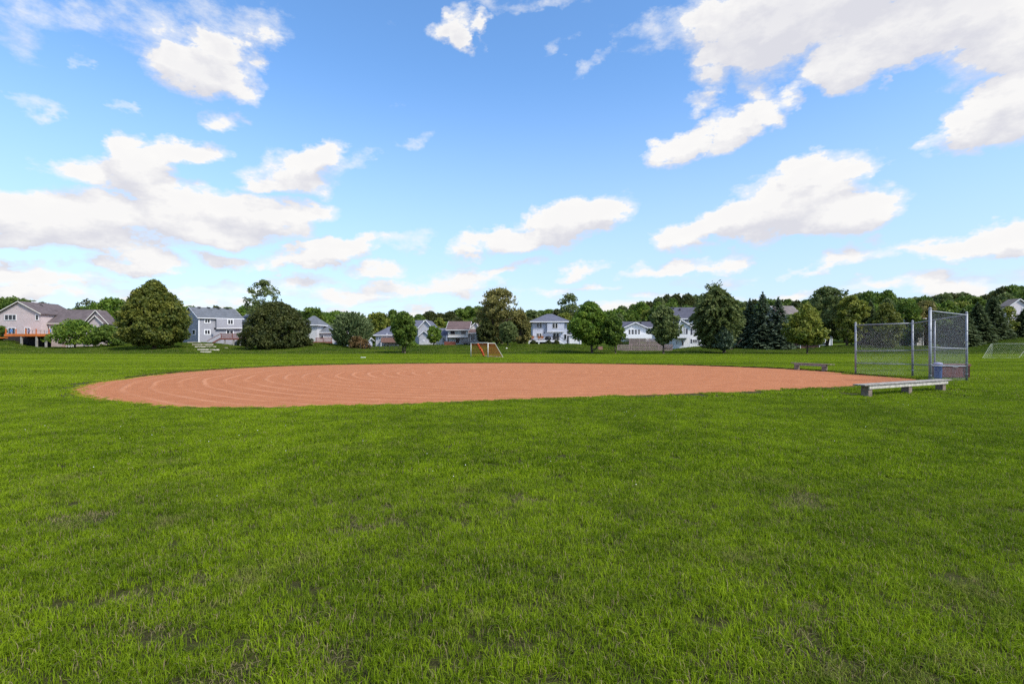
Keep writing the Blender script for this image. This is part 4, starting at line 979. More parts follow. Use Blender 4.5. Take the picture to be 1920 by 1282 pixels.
def house_brown_roof():
    f = fp(839.5, 877.5, 104); h = House('beige_brown_roof_house', 'pale beige house with red-brown roof and long taupe deck', f); z0 = Z(648, 104) - .5
    h.gable_side(f, 8.6, Z(632, 104), Z(618, 104), Z(604, 108.3), BEIGE, R_RED, over=.45)
    lo = fp(841, 880, 104.9); h.box(lo, 6, z0, Z(632, 104.2) - .02, LGREY, name='lower_wall_or_shade')
    h.win(f, 845, 618.6, 852.6, 626.2, frame=BROWNF, mull=2); h.win(f, 865, 618.6, 873, 625.8, frame=BROWNF, mull=2); h.win(lo, 855, 634.6, 861.4, 643, frame=BROWNF, mull=2, name='patio_door')
    MB().obox((X(839.6, 104), 103.93, Z(632.4, 104)), (X(877.3, 104) - X(839.6, 104), 0, 0), (0, .06, 0), (0, 0, .22)).build('skirt_trim', WHITE, h.o)
    # bright end wall and lower wing to its side
    e = fp(877.8, 900, 106.5); h.gable_front(e, 6, z0, Z(619, 106.5), Z(605, 106.5), WSID, R_RED, over=.3, peak=.66)
    w = fp(880, 915, 105.2); h.gable_side(w, 6.5, z0, Z(623.5, 105.2), Z(611.5, 108.4), BEIGE, R_RED, over=.5)
    h.win(w, 882, 626.5, 891, 638, mull=2, name='patio_door'); h.win(w, 892.6, 626.5, 897.4, 633.5)
    MB().box(X(899, 104.9), 104.8, Z(640, 105), X(900.2, 104.9), 105.0, Z(624, 105)).build('porch_post', WHITE, h.o)
    zd = Z(640, 101); deck(h, X(864, 101), X(908, 101), 101, 104.7, zd, .35, tz(X(880, 101), 101), TAUPE, POSTW, [X(868, 101), X(878, 101), X(890, 101), X(903, 101)], rail=(X(864, 101), X(908, 101), TAUPE), rail_h=.85, bal=.2)
house_brown_roof()

def house_pale_blue():
    f = fp(999, 1063, 104); h = House('pale_blue_house', 'pale blue two-storey house with blue-grey hip roof above a white-edged deck', f); z0 = Z(646, 104) - .5
    h.hip(f, 9, z0, Z(604.5, 104), Z(588.5, 108.5), PBLUE, R_BLUE, over=.75, r0=.46, r1=.62)
    b = fp(1025.5, 1057.5, 104); h.box(b, .05, Z(621.5, 104), Z(605.5, 104), PBLUE, name='upper_bay', off=.6)
    MB().obox((X(1025.5, 103.3), 103.36, Z(622.2, 104)), (X(1057.5, 104) - X(1025.5, 104), 0, 0), (0, .64, 0), (0, 0, .12)).build('bay_trim', WHITE, h.o)
    for a, c in ((1006.7, 1010.6), (1011.6, 1015.6)): h.win(f, a, 606, c, 614.6, fw=.05, frame=CREAM); h.win(f, a, 624.5, c, 633.5, fw=.05, frame=CREAM)
    for a, c in ((1036, 1040.4), (1041.2, 1045.6)): h.win(b, a, 605.8, c, 615.4, off=.6, fw=.05, frame=CREAM)
    for a, c in ((1036.8, 1042.4), (1043, 1048)): h.win(f, a, 624.5, c, 638, name='patio_door', fw=.05, frame=CREAM)
    h.win(f, 1056.5, 626, 1063, 637, frame=WHITE, name='side_door')
    MB().box(X(1020, 103.9), 103.7, Z(624.5, 104), X(1021.6, 103.9), 103.98, Z(622, 104)).build('wall_lamp', BLACKM, h.o)
    zd = Z(638.4, 100.5); gz = tz(X(1020, 100), 100)
    dk = deck(h, X(991, 100.5), X(1049, 100.5), 100.5, 103.9, zd, .26, gz, WHITE, WHITE, [X(992, 100.5), X(1010.5, 100.5), X(1047, 100.5)], rail=(X(991.5, 100.5), X(1048.5, 100.5), BLACKM), rail_h=.85, bal=.22)
    st = MB(); x0 = X(1049.3, 100.6)
    for i in range(6): st.box(x0 + .26 * i, 100.7, zd - .17 * (i + 1) - .05, x0 + .26 * (i + 1), 101.8, zd - .17 * (i + 1))
    st.build('stair_tread', WHITE, dk)
    MB().bar((x0, 100.65, zd - .08), (x0 + 1.6, 100.65, zd - 1.12), .06, .26).build('stair_stringer', WHITE, dk)
    MB().bar((x0, 100.65, zd + .82), (x0 + 1.6, 100.65, zd - .22), .06, .08).box(x0 + 1.5, 100.6, zd - 1.3, x0 + 1.6, 100.7, zd - .2).build('stair_railing', BLACKM, dk)
    # white lean-to half hidden by the maple
    l = fp(1066, 1090, 106); h.gable_side(l, 5, z0, Z(628, 106), Z(620, 108.5), WSID, R_BLUE, over=.3)
    return zd
ZD7 = house_pale_blue()

def house_white_gable():
    f = fp(1170, 1211, 106); h = House('white_gable_house', 'white single-storey gabled house above the lattice fences', f); z0 = Z(640, 106)
    h.gable_front(f, 5, z0, Z(614.5, 106), Z(605.5, 106), WSID, R_DARK, over=.5)
    g = fp(1166, 1238, 109); h.gable_side(g, 7, z0, Z(614, 109), Z(604.5, 112.5), WSID, R_DARK)
    for a, c in ((1178.6, 1182.4), (1184, 1188.6), (1190, 1194.4), (1196, 1200)): h.win(f, a, 617.6, c, 627, rails=1, fw=.05)
    MB().tube((X(1201, 108), 108, Z(610, 108)), (X(1201, 108), 108, Z(603.5, 108)), .2, n=10).build('vent_pipe', BLACKM, h.o)
    zz = Z(634, 103); MB().box(X(1177, 103), 102.9, zz, X(1222, 103), 103.05, Z(626.6, 103)).box(X(1177, 103), 103.06, zz, X(1222, 103), 105.9, zz + .12).build('deck_parapet', WHITE, h.o)
house_white_gable()

def house_white_tall():
    f = fp(1262, 1319, 105.5); h = House('white_shutter_house', 'tall white house with dark shutters and violet-grey roof', f); z0 = Z(651, 105.5) - .3
    h.gable_side(f, 9, z0, Z(596.5, 105.5), Z(578, 110), WSID, R_DARK, over=.45)
    k = fp(1270, 1294.5, 103.6); zf = Z(633.5, 103.6)
    h.gable_front(k, 1.85, zf, Z(612, 103.6), Z(600.5, 103.6), WSID, R_DARK, over=.35, peak=.25)
    for a, c in ((1274.6, 1279.6), (1280.6, 1285.8)): h.win(k, a, 612, c, 625.6, rails=2, mull=2)
    h.shutter(k, 1286.4, 616, 1289.2, 626, SHUT); h.shutter(f, 1295, 616, 1297.6, 627.4, SHUT); h.shutter(f, 1312.6, 616, 1315.6, 627.4, SHUT)
    h.win(f, 1298.6, 616, 1304.6, 626.6, rails=1, mull=2); h.win(f, 1306, 616, 1311.8, 626.6, rails=1, mull=2); h.win(f, 1283.6, 598, 1290.4, 604.4, mull=2)
    h.win(f, 1297.6, 635.8, 1308.6, 643, mull=3); h.shutter(f, 1294.8, 635.6, 1297.2, 643.2, SHUT); h.shutter(f, 1309, 635.6, 1311.4, 643.2, SHUT)
    h.win(f, 1277, 636.5, 1282.4, 648.6, frame=WHITE, name='side_door'); h.win(f, 1267, 638, 1271, 646)
    MB().box(X(1293, 103.7), 103.62, z0, X(1294.2, 103.7), 103.75, zf - .02).build('porch_post', WHITE, h.o)
    h.vents([(X(1276, 108), 108.5, Z(578, 108.5) - .35), (X(1263, 109), 109.2, Z(579, 109))], BLACKM)
house_white_tall()

def house_plain(name, label, px0, px1, Y, base, eave, ridge, wm, rm, front=False, dep=8, wins=()):
    f = fp(px0, px1, Y); h = House(name, label, f); z0 = min(Z(base, Y), tz(X((px0 + px1) / 2, Y), Y)) - .5
    if front: h.gable_front(f, dep, z0, Z(eave, Y), Z(ridge, Y), wm, rm, over=.35)
    else: h.gable_side(f, dep, z0, Z(eave, Y), Z(ridge, Y + dep / 2), wm, rm)
    for w in wins: h.win(f, *w, mull=2)
    return h
house_plain('taupe_roof_house', 'house with a plain taupe roof showing between spruce and oak', 1463, 1500, 122, 650, 590, 575, BEIGE, R_TAUPE)
house_plain('small_white_house', 'small white house wall far behind the grey-green oak', 1545, 1561, 122, 640, 627, 622, WSID, R_TAUPE, wins=((1550, 628, 1554, 632),))
h = house_plain('pinkish_gable_house', 'pinkish white gabled house at the edge of the wood', 1893, 1927, 112, 636, 573, 561.5, siding('siding_pinkish_white', (.62, .57, .60)), R_TAUPE, front=True, dep=2.4, wins=((1915.6, 576.6, 1922, 583),))
h.box(fp(1877, 1893, 110), 4, Z(640, 110) - .5, Z(600, 110), siding('siding_pinkish_white', (.62, .57, .60)), name='side_wall')
h.win(fp(1877, 1893, 110), 1880, 620, 1884, 628, mull=1)
house_plain('orange_roof_house', 'house with an orange-brown roof among the trees behind the backstop', 1717, 1732, 114, 640, 597, 588, BEIGE, mat('shingle_orange', (.34, .17, .09), .9, var=.2))
house_plain('blue_shed', 'pale bluish garden shed behind the russet bush', 634, 651, 101, 646, 634, 629, siding('siding_ice_blue', (.58, .62, .72)), WHITE, dep=4, wins=((637.6, 637, 640.8, 644),))
house_plain('blue_shed', 'low pale bluish shed beneath the silvery tree', 668, 688, 104, 645, 639, 634.6, siding('siding_ice_blue', (.58, .62, .72)), WHITE, dep=4)
house_plain('brown_shed', 'red-brown garden shed behind the yellowish tree on a pale trunk', 1498, 1538, 96, 654, 642, 635, mat('brown_shed_board', (.17, .085, .07), .8, wave=(0, .2, .02)), R_TAUPE, dep=4)

# ------------------------------------------------------------------ yard things
def fence(name, label, px0, px1, Y, top, base, m, cat='fence', lattice=True):
    x0, x1 = X(px0, Y), X(px1, Y); z0, z1 = min(Z(base, Y), tz(x0, Y)) - .1, Z(top, Y); zb = Z(base, Y)
    t = thing(name, ((x0 + x1) / 2, Y, z0), label, cat)
    n = max(2, round((x1 - x0) / 2.2))
    for i in range(n + 1):
        x = x0 + (x1 - x0) * i / n; MB().box(x - .06, Y - .06, z0 - .3, x + .06, Y + .06, z1 + .06).build('fence_post', m, t)
    MB().box(x0, Y - .05, z1 - .1, x1, Y + .05, z1 - .005).build('top_rail', m, t); MB().box(x0, Y - .05, zb, x1, Y + .05, zb + .1).build('bottom_rail', m, t)
    h = z1 - zb - .2; L = x1 - x0; q = MB(); p = .34
    k = -h
    while k < L:
        for sg in (1, -1):
            a, b = max(0, k), min(L, k + h)
            if b > a:
                za, zz = (a - k, b - k) if sg > 0 else (h - (a - k), h - (b - k))
                q.bar((x0 + a, Y + .02 * sg, zb + .1 + za), (x0 + b, Y + .02 * sg, zb + .1 + zz), .02, .105, up=(0, 1, 0)) if False else q.bar((x0 + a, Y + .02 * sg, zb + .1 + za), (x0 + b, Y + .02 * sg, zb + .1 + zz), .03, .11)
        k += p
    o = q.build('lattice', m, t); o['kind'] = 'stuff'
    return t
LAT = mat('mauve_brown_lattice', (.27, .205, .19), .85, var=.2)
fence('lattice_fence', 'lower mauve-brown lattice fence along the foot of the terrace', 1158, 1260, 91, 646, 657.5, LAT)
fence('lattice_fence', 'upper lattice fence just below the white parapet', 1180, 1237, 98, 635.5, 645.5, LAT)
def yard_post(px0, px1, Y, top, base, label):
    x0, x1 = X(px0, Y), X(px1, Y); t = thing('wire_fence', ((x0 + x1) / 2, Y, tz((x0 + x1) / 2, Y)), label, 'fence'); n = 8
    for i in range(n + 1):
        x = x0 + (x1 - x0) * i / n; g = tz(x, Y); MB().tube((x, Y, g - .2), (x, Y, g + 1.15), .035, n=6).build('fence_post', DARKM, t)
    mb = MB()
    for k in (.15, .5, .8, 1.1):
        pts = [(x0 + (x1 - x0) * i / n, Y + .045, tz(x0 + (x1 - x0) * i / n, Y) + k) for i in range(n + 1)]
        for a, b in zip(pts, pts[1:]): mb.tube(a, b, .012, n=4)
    mb.build('wire', DARKM, t)
yard_post(676, 748, 86, 648, 657, 'low dark wire fence on the bank by the twin-stemmed tree')

STEP_L = ['flat pale stone step at the top of the bank beside the blue-grey house', 'second pale stone step from the top of the flight', 'third pale stone step from the top of the flight', 'fourth pale stone step from the top of the flight', 'lowest pale stone step at the foot of the bank',
          'long pale slab beside the second step of the flight', 'pale slab beside the third step of the flight', 'small pale slab past the end of the third row', 'short pale slab beside the fourth step of the flight', 'tilted pale slab by itself near the foot of the bank', 'lone pale stone on the grass before the brown deck posts']
STONE = mat('pale_step_stone', (.56, .50, .41), .9, var=.12, bump=.01, bscale=12)
SLABS = [(351, 373, 641.2, 643.2), (360, 377, 645, 647.6), (365, 382.2, 649, 651.6), (370, 387.6, 654.2, 657.2), (375, 392.6, 658.6, 661.4), (380.6, 397, 644.8, 647), (385, 394, 649, 651), (397.4, 402, 649, 651.2), (392.6, 399.4, 654.6, 657), (401, 408, 654.8, 657.8), (420, 424, 651.2, 652.8)]
for i, (a, b, t_, bt) in enumerate(SLABS):
    Y = 100 - (bt - 641) * .95 if i != 10 else 90
    # find where the sight line through the slab's foot meets the bank
    for yy in np.linspace(70, 103, 400):
        if tz(X((a + b) / 2, yy), yy) >= Z(bt, yy): Y = yy; break
    x0, x1 = X(a, Y), X(b, Y); zt, zb = Z(t_, Y), Z(bt, Y)
    t = MB().obox((x0, Y, zb - .25), (x1 - x0, 0, 0), (0, .55, 0), (0, 0, zt - zb + .25)).build('stone_step', STONE, None, bevel=.03)
    tag(t, STEP_L[i], 'stone step', 'pale stone slabs on the bank')
    if i == 9: t.data.transform(Matrix.Translation(((x0 + x1) / 2, Y, zb)) @ Matrix.Rotation(R(-7), 4, 'Y') @ Matrix.Translation((-(x0 + x1) / 2, -Y, -zb)))

def chair(px, Y, z, m, label, group=None, s=1.0, rz=0.0):
    t = thing('patio_chair', (X(px, Y), Y, z), label, 'chair', group, rz); x = X(px, Y)
    b = lambda *q: MB().box(*[q[i] * s + (x, Y, z)[i % 3] for i in range(6)])
    b(-.25, -.25, .40, .25, .25, .46).build('seat', m, t); b(-.25, .21, .47, .25, .26, .95).build('backrest', m, t)
    for sx in (-1, 1):
        for sy in (-1, 1): b(sx * .22 - .02, sy * .22 - .02, 0, sx * .22 + .02, sy * .22 + .02, .395).build('leg', m, t)
        b(sx * .27 - .03, -.25, .60, sx * .27 + .03, .20, .64).build('armrest', m, t)
    return t
def table(px, Y, z, w, m, label):
    t = thing('patio_table', (X(px, Y), Y, z), label, 'table'); x = X(px, Y)
    MB().box(x - w, Y - .45, z + .68, x + w, Y + .45, z + .73).build('tabletop', m, t)
    for sx in (-1, 1):
        for sy in (-1, 1): MB().box(x + sx * (w - .1) - .03, Y + sy * .38 - .03, z, x + sx * (w - .1) + .03, Y + sy * .38 + .03, z + .675).build('leg', m, t)
OR2 = mat('orange_wood', (.42, .17, .06), .7, var=.2)
chair(999, 102, ZD7, OR2, 'orange wooden chair at the corner of the pale deck'); chair(1011, 102, ZD7, OR2, 'orange wooden armchair below the paired lower windows', rz=.3); chair(1017, 102.2, ZD7, OR2, 'orange wooden armchair beside the black grill', rz=-.3)
for i, (px, l) in enumerate(((1039, 'dark patio chair before the sliding doors, next to the grill'), (1045, 'dark patio chair before the sliding doors, next to the stairs'))): chair(px, 101.6, ZD7, BLACKM, l)
def grill():
    x, Y, z = X(1027.5, 101.5), 101.5, ZD7; t = thing('covered_grill', (x, Y, z), 'black covered grill on the pale deck', 'grill')
    MB().lathe((x, Y, z), [(.62, .12), (.66, .35), (.60, .62), (.46, .80), (.22, .90), (.03, .92)], 14).build('cover', BLACKM, t, smooth=True)
    for s in (-1, 1): MB().tube((x + s * .35, Y - .05, z + .09), (x + s * .35, Y + .05, z + .09), .09, n=10).build('wheel', DARKM, t)
grill()
zd1 = Z(626, 95.6)
table(72, 97.8, zd1, .9, TAUPE, 'grey-brown table on the orange-edged deck')
chair(52, 97.6, zd1, mat('purple_grey_fabric', (.20, .17, .24), .8), 'violet-grey chair at the end of the deck table', rz=1.5); chair(91, 97.6, zd1, mat('blue_fabric', (.12, .24, .45), .8), 'blue-seated chair by the glass doors on the orange-edged deck', rz=-1.4)
chair(19, 98, zd1, mat('blue_fabric', (.12, .24, .45), .8), 'blue-seated chair before the sliding door of the pink-beige house')
gY = 97.5
for px, m, l in ((122, mat('red_fabric', (.35, .06, .07), .8), 'red patio chair beneath the low wide fruit tree'), (128, WHITE, 'white patio chair beneath the low wide fruit tree'), (134, WHITE, 'white patio chair just beside the forked trunk')):
    chair(px, gY, tz(X(px, gY), gY), m, l)
MB_t = MB().box(X(70, 95), 94.2, tz(X(76, 94), 94) - .05, X(84, 95), 95.0, tz(X(76, 94), 94) + .10); tag(MB_t.build('stone_slab', CONC, None, bevel=.02), 'pale flat slab at the foot of the orange-edged deck', 'slab')
u = thing('utility_cabinet', (X(625, 103), 103, tz(X(625, 103), 103)), 'pale box-shaped cabinet beside the red-brown deck', 'cabinet')
g = tz(X(625, 103), 103); MB().box(X(623.2, 103), 103, g - .2, X(629, 103), 103.8, Z(641.5, 103)).build('body', mat('pale_blue_enamel', (.55, .58, .68), .5), u, bevel=.03); MB().box(X(622.9, 103), 102.96, Z(641.5, 103) + .003, X(629.3, 103), 103.84, Z(641.5, 103) + .08).build('lid', WHITE, u)
MB().box(X(624, 103), 102.97, g + .2, X(628.2, 103), 102.998, Z(642.6, 103)).build('door', WHITE, u)
# red planter fence by the red-brown roofed house, folded blue parasol
pl = thing('red_planter', (X(844, 100), 100, tz(X(844, 100), 100)), 'red wooden planter box in front of the beige house', 'planter'); g = tz(X(844, 100), 100)
for i in range(3): MB().box(X(833, 100), 99.9, g + .02 + .24 * i, X(854, 100), 99.96, g + .24 + .24 * i).build('plank', REDW, pl)
MB().box(X(833, 100), 99.97, g - .1, X(854, 100), 100.7, g + .66).build('soil_box', WOODD, pl)
um = thing('folded_parasol', (X(837, 101), 101, tz(X(837, 101), 101)), 'folded blue-grey parasol next to the red planter', 'parasol'); g = tz(X(837, 101), 101)
MB().tube((X(837, 101), 101, g), (X(837, 101), 101, g + 2.0), .03, n=8).build('pole', DARKM, um); MB().lathe((X(837, 101), 101, g + .75), [(.20, 0), (.24, .2), (.16, .8), (.03, 1.3)], 10).build('canopy', mat('slate_fabric', (.15, .18, .24), .9), um)
# bird feeder
x, Y = X(950, 84), 84.0; g = tz(x, Y); bf = thing('bird_feeder', (x, Y, g), 'small pale-topped bird feeder on a dark post on the bank', 'bird feeder')
MB().tube((x, Y, g - .2), (x, Y, Z(655, Y)), .035, n=8).build('post', DARKM, bf); MB().lathe((x, Y, Z(655, Y)), [(.30, 0), (.28, .06), (.12, .24), (.02, .30)], 10).build('roof', CREAM, bf)
# brick bank wall beside the white house and stepped red stone by the maple
sw = thing('stone_wall', (X(1332, 100), 100, tz(X(1332, 100), 100)), 'low grey stone retaining wall beside the white shuttered house', 'wall'); g = Z(651, 100) - .2
DRYS = mat('grey_wall_stone', (.23, .22, .20), .95, var=.3, vscale=3)
for r_ in range(5):
    x = X(1319, 100) + (.2 if r_ % 2 else 0)
    while x < X(1346, 100):
        w = rng.uniform(.35, .6); MB().box(x, 100 + rng.uniform(0, .05) + r_ * .03, g + r_ * .26, x + w - .03, 100.5, g + r_ * .26 + .24).build('stone', DRYS, sw); x += w
rs = thing('brick_steps', (X(1124, 86), 86, tz(X(1124, 86), 86)), 'small stack of red-brown stones on the bank by the bright maple', 'steps')
for i in range(5): zz = Z(662, 84) + i * .22; MB().box(X(1118 + i * 1.4, 85), 84.6 + i * .28, zz - .25, X(1128 + i * .9, 85), 85.6 + i * .28, zz + .2).build('stone', BRICKR, rs)
hs_ = thing('hose_reel', (X(1314.6, 104.5), 104.5, tz(X(1314, 104), 104)), 'dark coiled hose reel against the white shuttered house', 'hose reel'); g = Z(646, 104.5)
MB().tube((X(1314.6, 104.5), 104.9, g), (X(1314.6, 104.5), 104.7, g), .34, n=14).build('coil', SHUT, hs_); MB().tube((X(1314.6, 104.5), 105.1, g), (X(1314.6, 104.5), 104.66, g), .12, n=10).build('hub', WHITE, hs_)
wc = X(1885.5, 101); g = tz(wc, 101); ch = chair(1894, 101, g, mat('salmon_plastic', (.55, .25, .18), .6), 'salmon garden chair by the short dark spruce')

# ------------------------------------------------------------------ the ball field's own things
def bench(name, label, pts, base_z, seat_z, w, ends, m_top, m_apron, m_leg, leg_w=.20):
    """plank seat on post legs; pts are the leg positions"""
    a, b = Vector((*pts[0], 0)), Vector((*pts[-1], 0)); d = (b - a).normalized(); n = Vector((d.y, -d.x, 0))
    t = thing(name, ((a.x + b.x) / 2, (a.y + b.y) / 2, 0), label, 'bench', None, math.atan2(d.y, d.x))
    s = a - d * ends[0]; L = (b - a).length + sum(ends); e = 0
    for k, (o0, ww) in enumerate(((-w / 2, w * .49), (w * .01, w * .49))):
        lo = rng.uniform(-.05, .05)
        MB().obox(s - n * o0 * -1 + d * lo + UPV * (seat_z - .045), d * (L - .06 + rng.uniform(-.05, .05)), n * ww, UPV * .038).build('seat_plank', m_top, t, bevel=.008)
    MB().obox(a - d * .10 + n * (w / 2 - .07) + UPV * (seat_z - .155), d * ((b - a).length + .28), n * .04, UPV * .108).build('apron_board', m_apron, t, bevel=.006)
    for p in pts:
        c = Vector((*p, -.12)); MB().obox(c - d * leg_w / 2 - n * leg_w * .55, d * leg_w, n * leg_w * 1.1, UPV * (seat_z - .05 + .12)).build('leg', m_leg, t, bevel=.012)
    return t
bench('plank_bench', 'weathered grey plank bench near the backstop', [(10.77, 15.55), (12.72, 16.5), (14.58, 17.42)], 0, .385, .34, (.42, .35), WOODG, mat('pale_weathered_board', (.46, .43, .37), .85, var=.3, vscale=8, bump=.005, bscale=50), mat('weathered_brown_post', (.185, .145, .115), .9, var=.3, vscale=8, bump=.006, bscale=40))
bench('plank_bench', 'small dark plank bench on the far side of the clay', [(16.92, 30.4), (17.52, 28.7)], 0, .43, .30, (.28, .55), mat('brown_weathered_plank', (.22, .17, .13), .85, var=.3, vscale=8), WOODG, mat('brown_weathered_plank', (.22, .17, .13), .85))

def backstop():
    def g2(px, py): x, y = gp(px, py); return Vector((x, y, 0))
    A, B, Dp, Cp = g2(1604.3, 702), g2(1711, 706.3), g2(1812.5, 714.8), g2(1744, 718.5)
    h = {}
    def zat(P, px, py): return Z(py, P.y)
    tops = {'A': Z(609.2, A.y), 'B': Z(606, B.y), 'D': Z(590.5, Dp.y), 'C': Z(583, Cp.y)}
    mids = {'A': Z(657.8, A.y), 'B': Z(657, B.y), 'D': Z(653.8, Dp.y), 'C': Z(651.2, Cp.y)}
    lows = {'A': Z(680.6, A.y), 'B': Z(683, B.y), 'D': Z(686.4, Dp.y), 'C': Z(685.4, Cp.y)}
    c = (A + B + Dp + Cp) / 4
    t = thing('backstop', (c.x, c.y, 0), 'galvanised chain-link backstop behind home plate', 'backstop')
    pts = {'A': A, 'B': B, 'D': Dp, 'C': Cp}
    for k, r_ in (('A', .043), ('B', .043), ('D', .043), ('C', .052)):
        p = pts[k]; o = MB().tube((p.x, p.y, -.2), (p.x, p.y, tops[k] + .07), r_, n=14).build('post', GALV, t, smooth=True)
        MB().lathe((p.x, p.y, tops[k] + .071), [(r_ + .006, 0), (r_ + .006, .03), (r_ * .6, .065), (.005, .08)], 12).build('post_cap', GALV, o, smooth=True)
        for zz in (.3, .75, 1.2, 1.65, 2.1):
            MB().tube((p.x, p.y, zz), (p.x, p.y, zz + .03), r_ + .008, n=12).build('clamp_band', GALV, o)
    # slim middle post of the back panel
    q = B.lerp(Dp, .44); zt = tops['B'] + .44 * (tops['D'] - tops['B'])
    MB().tube((q.x, q.y, -.2), (q.x, q.y, zt - .02), .036, n=10).build('post', GALV, t, smooth=True)
    for a, b in (('A', 'B'), ('B', 'D'), ('D', 'C')):
        pa, pb = pts[a], pts[b]; d = (pb - pa).normalized(); nn = Vector((d.y, -d.x, 0))
        for src, r_ in ((tops, .026), (mids, .022), (lows, .022)):
            e = .055
            MB().tube(pa + d * e + UPV * src[a], pb - d * e + UPV * src[b], r_, n=10).build('rail', GALV, t, smooth=True)
        # chain link: two families of straight wires crossing at 45 degrees on a 50 mm diamond
        L = (pb - pa).length - .1; s0 = pa + d * .05; za = lambda u: tops[a] + (tops[b] - tops[a]) * u / L
        zb = .05; hgt = max(tops[a], tops[b]); mb = MB(); st = .075; k = -hgt
        wr = .0018
        while k < L:
            for sg in (1, -1):
                # wire from (u0, z0) rising or falling
                u0, u1 = max(0, k), min(L, k + hgt - zb)
                if u1 - u0 > .02:
                    f = (lambda u: zb + (u - k)) if sg > 0 else (lambda u: hgt - (u - k))
                    zz0, zz1 = f(u0), f(u1)
                    # clip to the sloping top rail
                    P0 = [u0, zz0]; P1 = [u1, zz1]
                    for P_, Q_ in ((P0, P1), (P1, P0)):
                        for _ in range(3):
                            if P_[1] > za(P_[0]):
                                du = (P_[1] - za(P_[0])) / (1 + abs((tops[b] - tops[a]) / L)) + .001
                                P_[0] += du * (1 if Q_[0] > P_[0] else -1); P_[1] = f(P_[0])
                    if (P0[0] < P1[0]) and 0 <= P0[0] and P1[0] <= L:
                        off = nn * (.03 + .004 * sg)
                        mb.tube(s0 + d * P0[0] + UPV * P0[1] + off, s0 + d * P1[0] + UPV * P1[1] + off, wr, n=3, caps=False)
            k += st
        o = mb.build('chain_link', GALV, t); o['kind'] = 'stuff'
    return pts
BS = backstop()
# storage bin and blue bin behind the end panel
def bins():
    b0 = gp(1765, 711); Yb = 23.0; x0, x1 = X(1764, Yb), X(1819, Yb); zt = Z(682.5, Yb)
    RB = mat('rusty_brown_metal', (.125, .042, .034), .75, .2, var=.25, vscale=3)
    t = thing('storage_bin', ((x0 + x1) / 2, Yb + .3, 0), 'dark red-brown storage bin behind the end panel of the backstop', 'bin')
    MB().box(x0, Yb, .06, x1, Yb + .62, zt - .10).build('body', RB, t, bevel=.015)
    MB().box(x0 - .04, Yb - .03, zt - .098, x1 + .03, Yb + .66, zt).build('lid', mat('rusty_lid', (.15, .075, .055), .7, .2, var=.2), t, bevel=.012)
    MB().box(x1 - .30, Yb - .012, .10, x1 - .02, Yb - .001, zt - .12).build('end_plate', mat('dark_rust', (.055, .018, .014), .7, .2), t)
    for i in range(2): MB().box(x0 + .1 + i * (x1 - x0 - .5), Yb + .05, -.04, x0 + .3 + i * (x1 - x0 - .5), Yb + .55, .055).build('foot', CONC, t)
    MB().tube((x0 + .5, Yb - .04, .52), (x0 + .75, Yb - .04, .52), .012, n=6).build('handle', GALV, t)
    xb = X(1759, 22.7); bl = thing('blue_bin', (xb, 22.7, 0), 'narrow blue bin beside the red-brown storage bin', 'bin')
    BL = mat('blue_plastic', (.035, .085, .26), .5, .4, var=.1)
    MB().lathe((xb, 22.7, 0), [(.125, .005), (.135, .1), (.15, .62), (.158, .64), (.158, .66)], 18).build('body', BL, bl, smooth=True)
    MB().lathe((xb, 22.7, .663), [(.168, 0), (.168, .03), (.12, .07), (.01, .085)], 18).build('lid', mat('pale_lilac_plastic', (.40, .38, .55), .5), bl, smooth=True)
    tag(MB().box(x1 - .02, Yb - .35, -.02, x1 + .55, Yb + .25, .025).build('concrete_slab', CONC, None, bevel=.01), 'small concrete slab at the foot of the storage bin', 'slab')
bins()

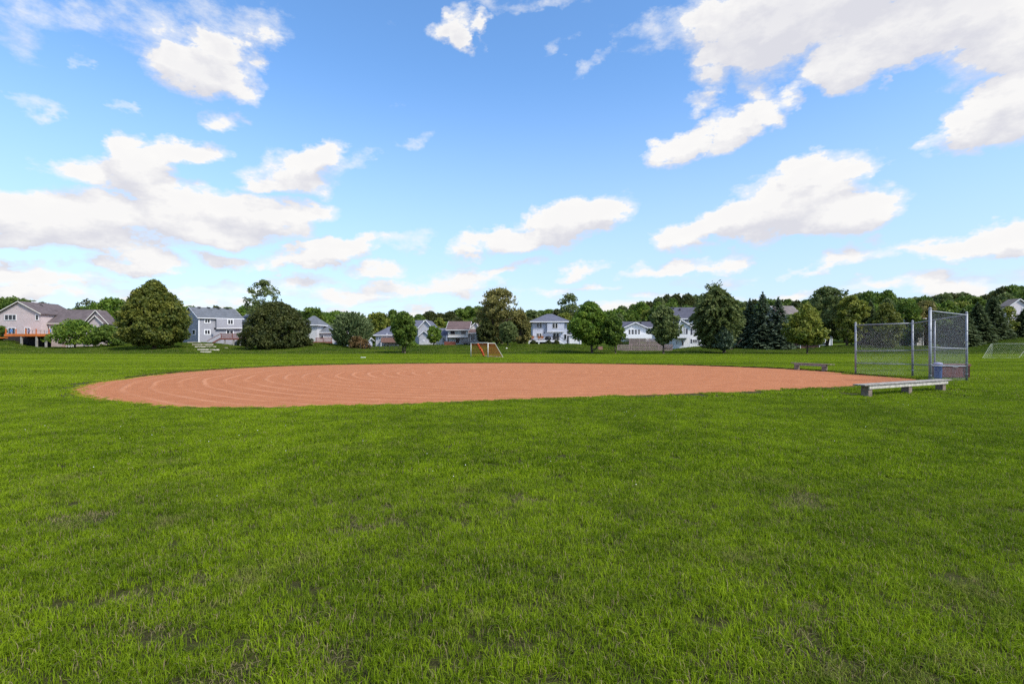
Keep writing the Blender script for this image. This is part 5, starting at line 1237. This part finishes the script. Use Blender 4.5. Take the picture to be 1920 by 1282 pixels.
def net(mb, c, n1, n2, r):
    """net over a quadrilateral c[0..3] as two families of cords"""
    c = [Vector(q) for q in c]
    for i in range(n1 + 1): mb.tube(c[0].lerp(c[1], i / n1), c[3].lerp(c[2], i / n1), r, n=3, caps=False)
    for i in range(n2 + 1): mb.tube(c[0].lerp(c[3], i / n2), c[1].lerp(c[2], i / n2), r, n=3, caps=False)
def goal(name, label, f0, f1, h, back0, back1, top_d, m_frame, m_net, m_wrap=None, r=.05, cord=.006, n1=24, n2=12):
    f0, f1, b0, b1 = (Vector((*q, 0)) for q in (f0, f1, back0, back1))
    t = thing(name, ((f0.x + f1.x) / 2, (f0.y + f1.y) / 2, 0), label, 'soccer goal')
    H = UPV * h; e0, e1 = (b0 - f0).normalized(), (b1 - f1).normalized()
    for p in (f0, f1): MB().tube(p - UPV * .05, p + H, r, n=10).build('goal_post', m_frame, t, smooth=True)
    MB().tube(f0 + H, f1 + H, r, n=10).build('crossbar', m_frame, t, smooth=True)
    k0, k1 = f0 + e0 * top_d + H * .97, f1 + e1 * top_d + H * .97
    for p, k, b in ((f0, k0, b0), (f1, k1, b1)):
        MB().tube(p + H * .985, k, r * .7, n=8).build('top_stay', m_frame, t); MB().tube(k, b + UPV * .03, r * .7, n=8).build('back_stay', m_frame, t)
    MB().tube(b0 + UPV * .04, b1 + UPV * .04, r * .7, n=8).build('ground_bar', m_frame, t)
    mb = MB(); net(mb, [k0, k1, b1 + UPV * .05, b0 + UPV * .05], n1, n2, cord); net(mb, [f0 + H * .97, f1 + H * .97, k1, k0], n1, 4, cord)
    for p, k, b in ((f0, k0, b0), (f1, k1, b1)): net(mb, [p + H * .96, k, b + UPV * .06, p + UPV * .06], 8, n2, cord)
    o = mb.build('goal_net', m_net, t); o['kind'] = 'stuff'
    if m_wrap:
        q = MB(); a, b = k0, b0 + UPV * .03; d = b - a
        for i in range(9):
            u = i / 9; q.tube(a + d * u - UPV * .10 * math.sin(i), a + d * (u + .12) - UPV * (.06 + .05 * (i % 3)), .085 + .03 * (i % 2), .10, n=7)
        q.build('net_bundle', m_wrap, t, smooth=True)
    return t
PALEF = mat('pale_goal_paint', (.55, .54, .46), .5, .4, var=.1)
goal('soccer_goal', 'soccer goal with orange net and red bundled side beyond the clay', gp(883, 668.6), gp(915, 671), 1.55, gp(908.5, 668), gp(943, 670.2), .95, PALEF, mat('orange_net_cord', (.34, .09, .025), .8), mat('red_orange_net', (.62, .11, .04), .8, var=.25, vscale=6), cord=.008, n1=34, n2=16)
goal('soccer_goal', 'soccer goal with pale thin net near the dark spruces', gp(1860, 670.6), gp(1932, 670.6), 1.48, gp(1842.5, 671.6), gp(1910, 671.6), .35, mat('dull_grey_goal_paint', (.38, .40, .33), .5), mat('pale_net_cord', (.46, .48, .38), .8), r=.016, cord=.0022, n1=20, n2=9)

# small bits lying on the grass
q = gp(681, 671); MB_m = MB().box(q[0] - .25, q[1] - .1, .01, q[0] + .25, q[1] + .1, .09); tag(MB_m.build('field_marker', WHITE, None, bevel=.02), 'small white marker on the outfield grass', 'marker')
cl = MB(); r2 = random.Random(3)
for cx, cy, n, sp in ((-4.5, 8.5, 14, 2.0), (3.0, 11.8, 26, 2.2), (9.5, 13.6, 12, 1.0), (-9, 9.5, 8, 1.5), (-1, 6.4, 6, 1.5), (7, 8, 8, 2.5)):
    for i in range(n):
        x, y = cx + r2.gauss(0, sp), cy + r2.gauss(0, sp * .5); s = r2.uniform(.004, .007)
        if y > 12.2 and x < 5: continue
        cl.lathe((x, y, r2.uniform(.045, .065)), [(s * .4, 0), (s, s * .6), (s * .8, s * 1.4), (s * .2, s * 1.8)], 6)
o = cl.build('clover_flowers', mat('clover_white', (.70, .70, .62), .8)); tag(o, 'tiny white clover heads scattered over the near lawn', 'flowers', kind='stuff')
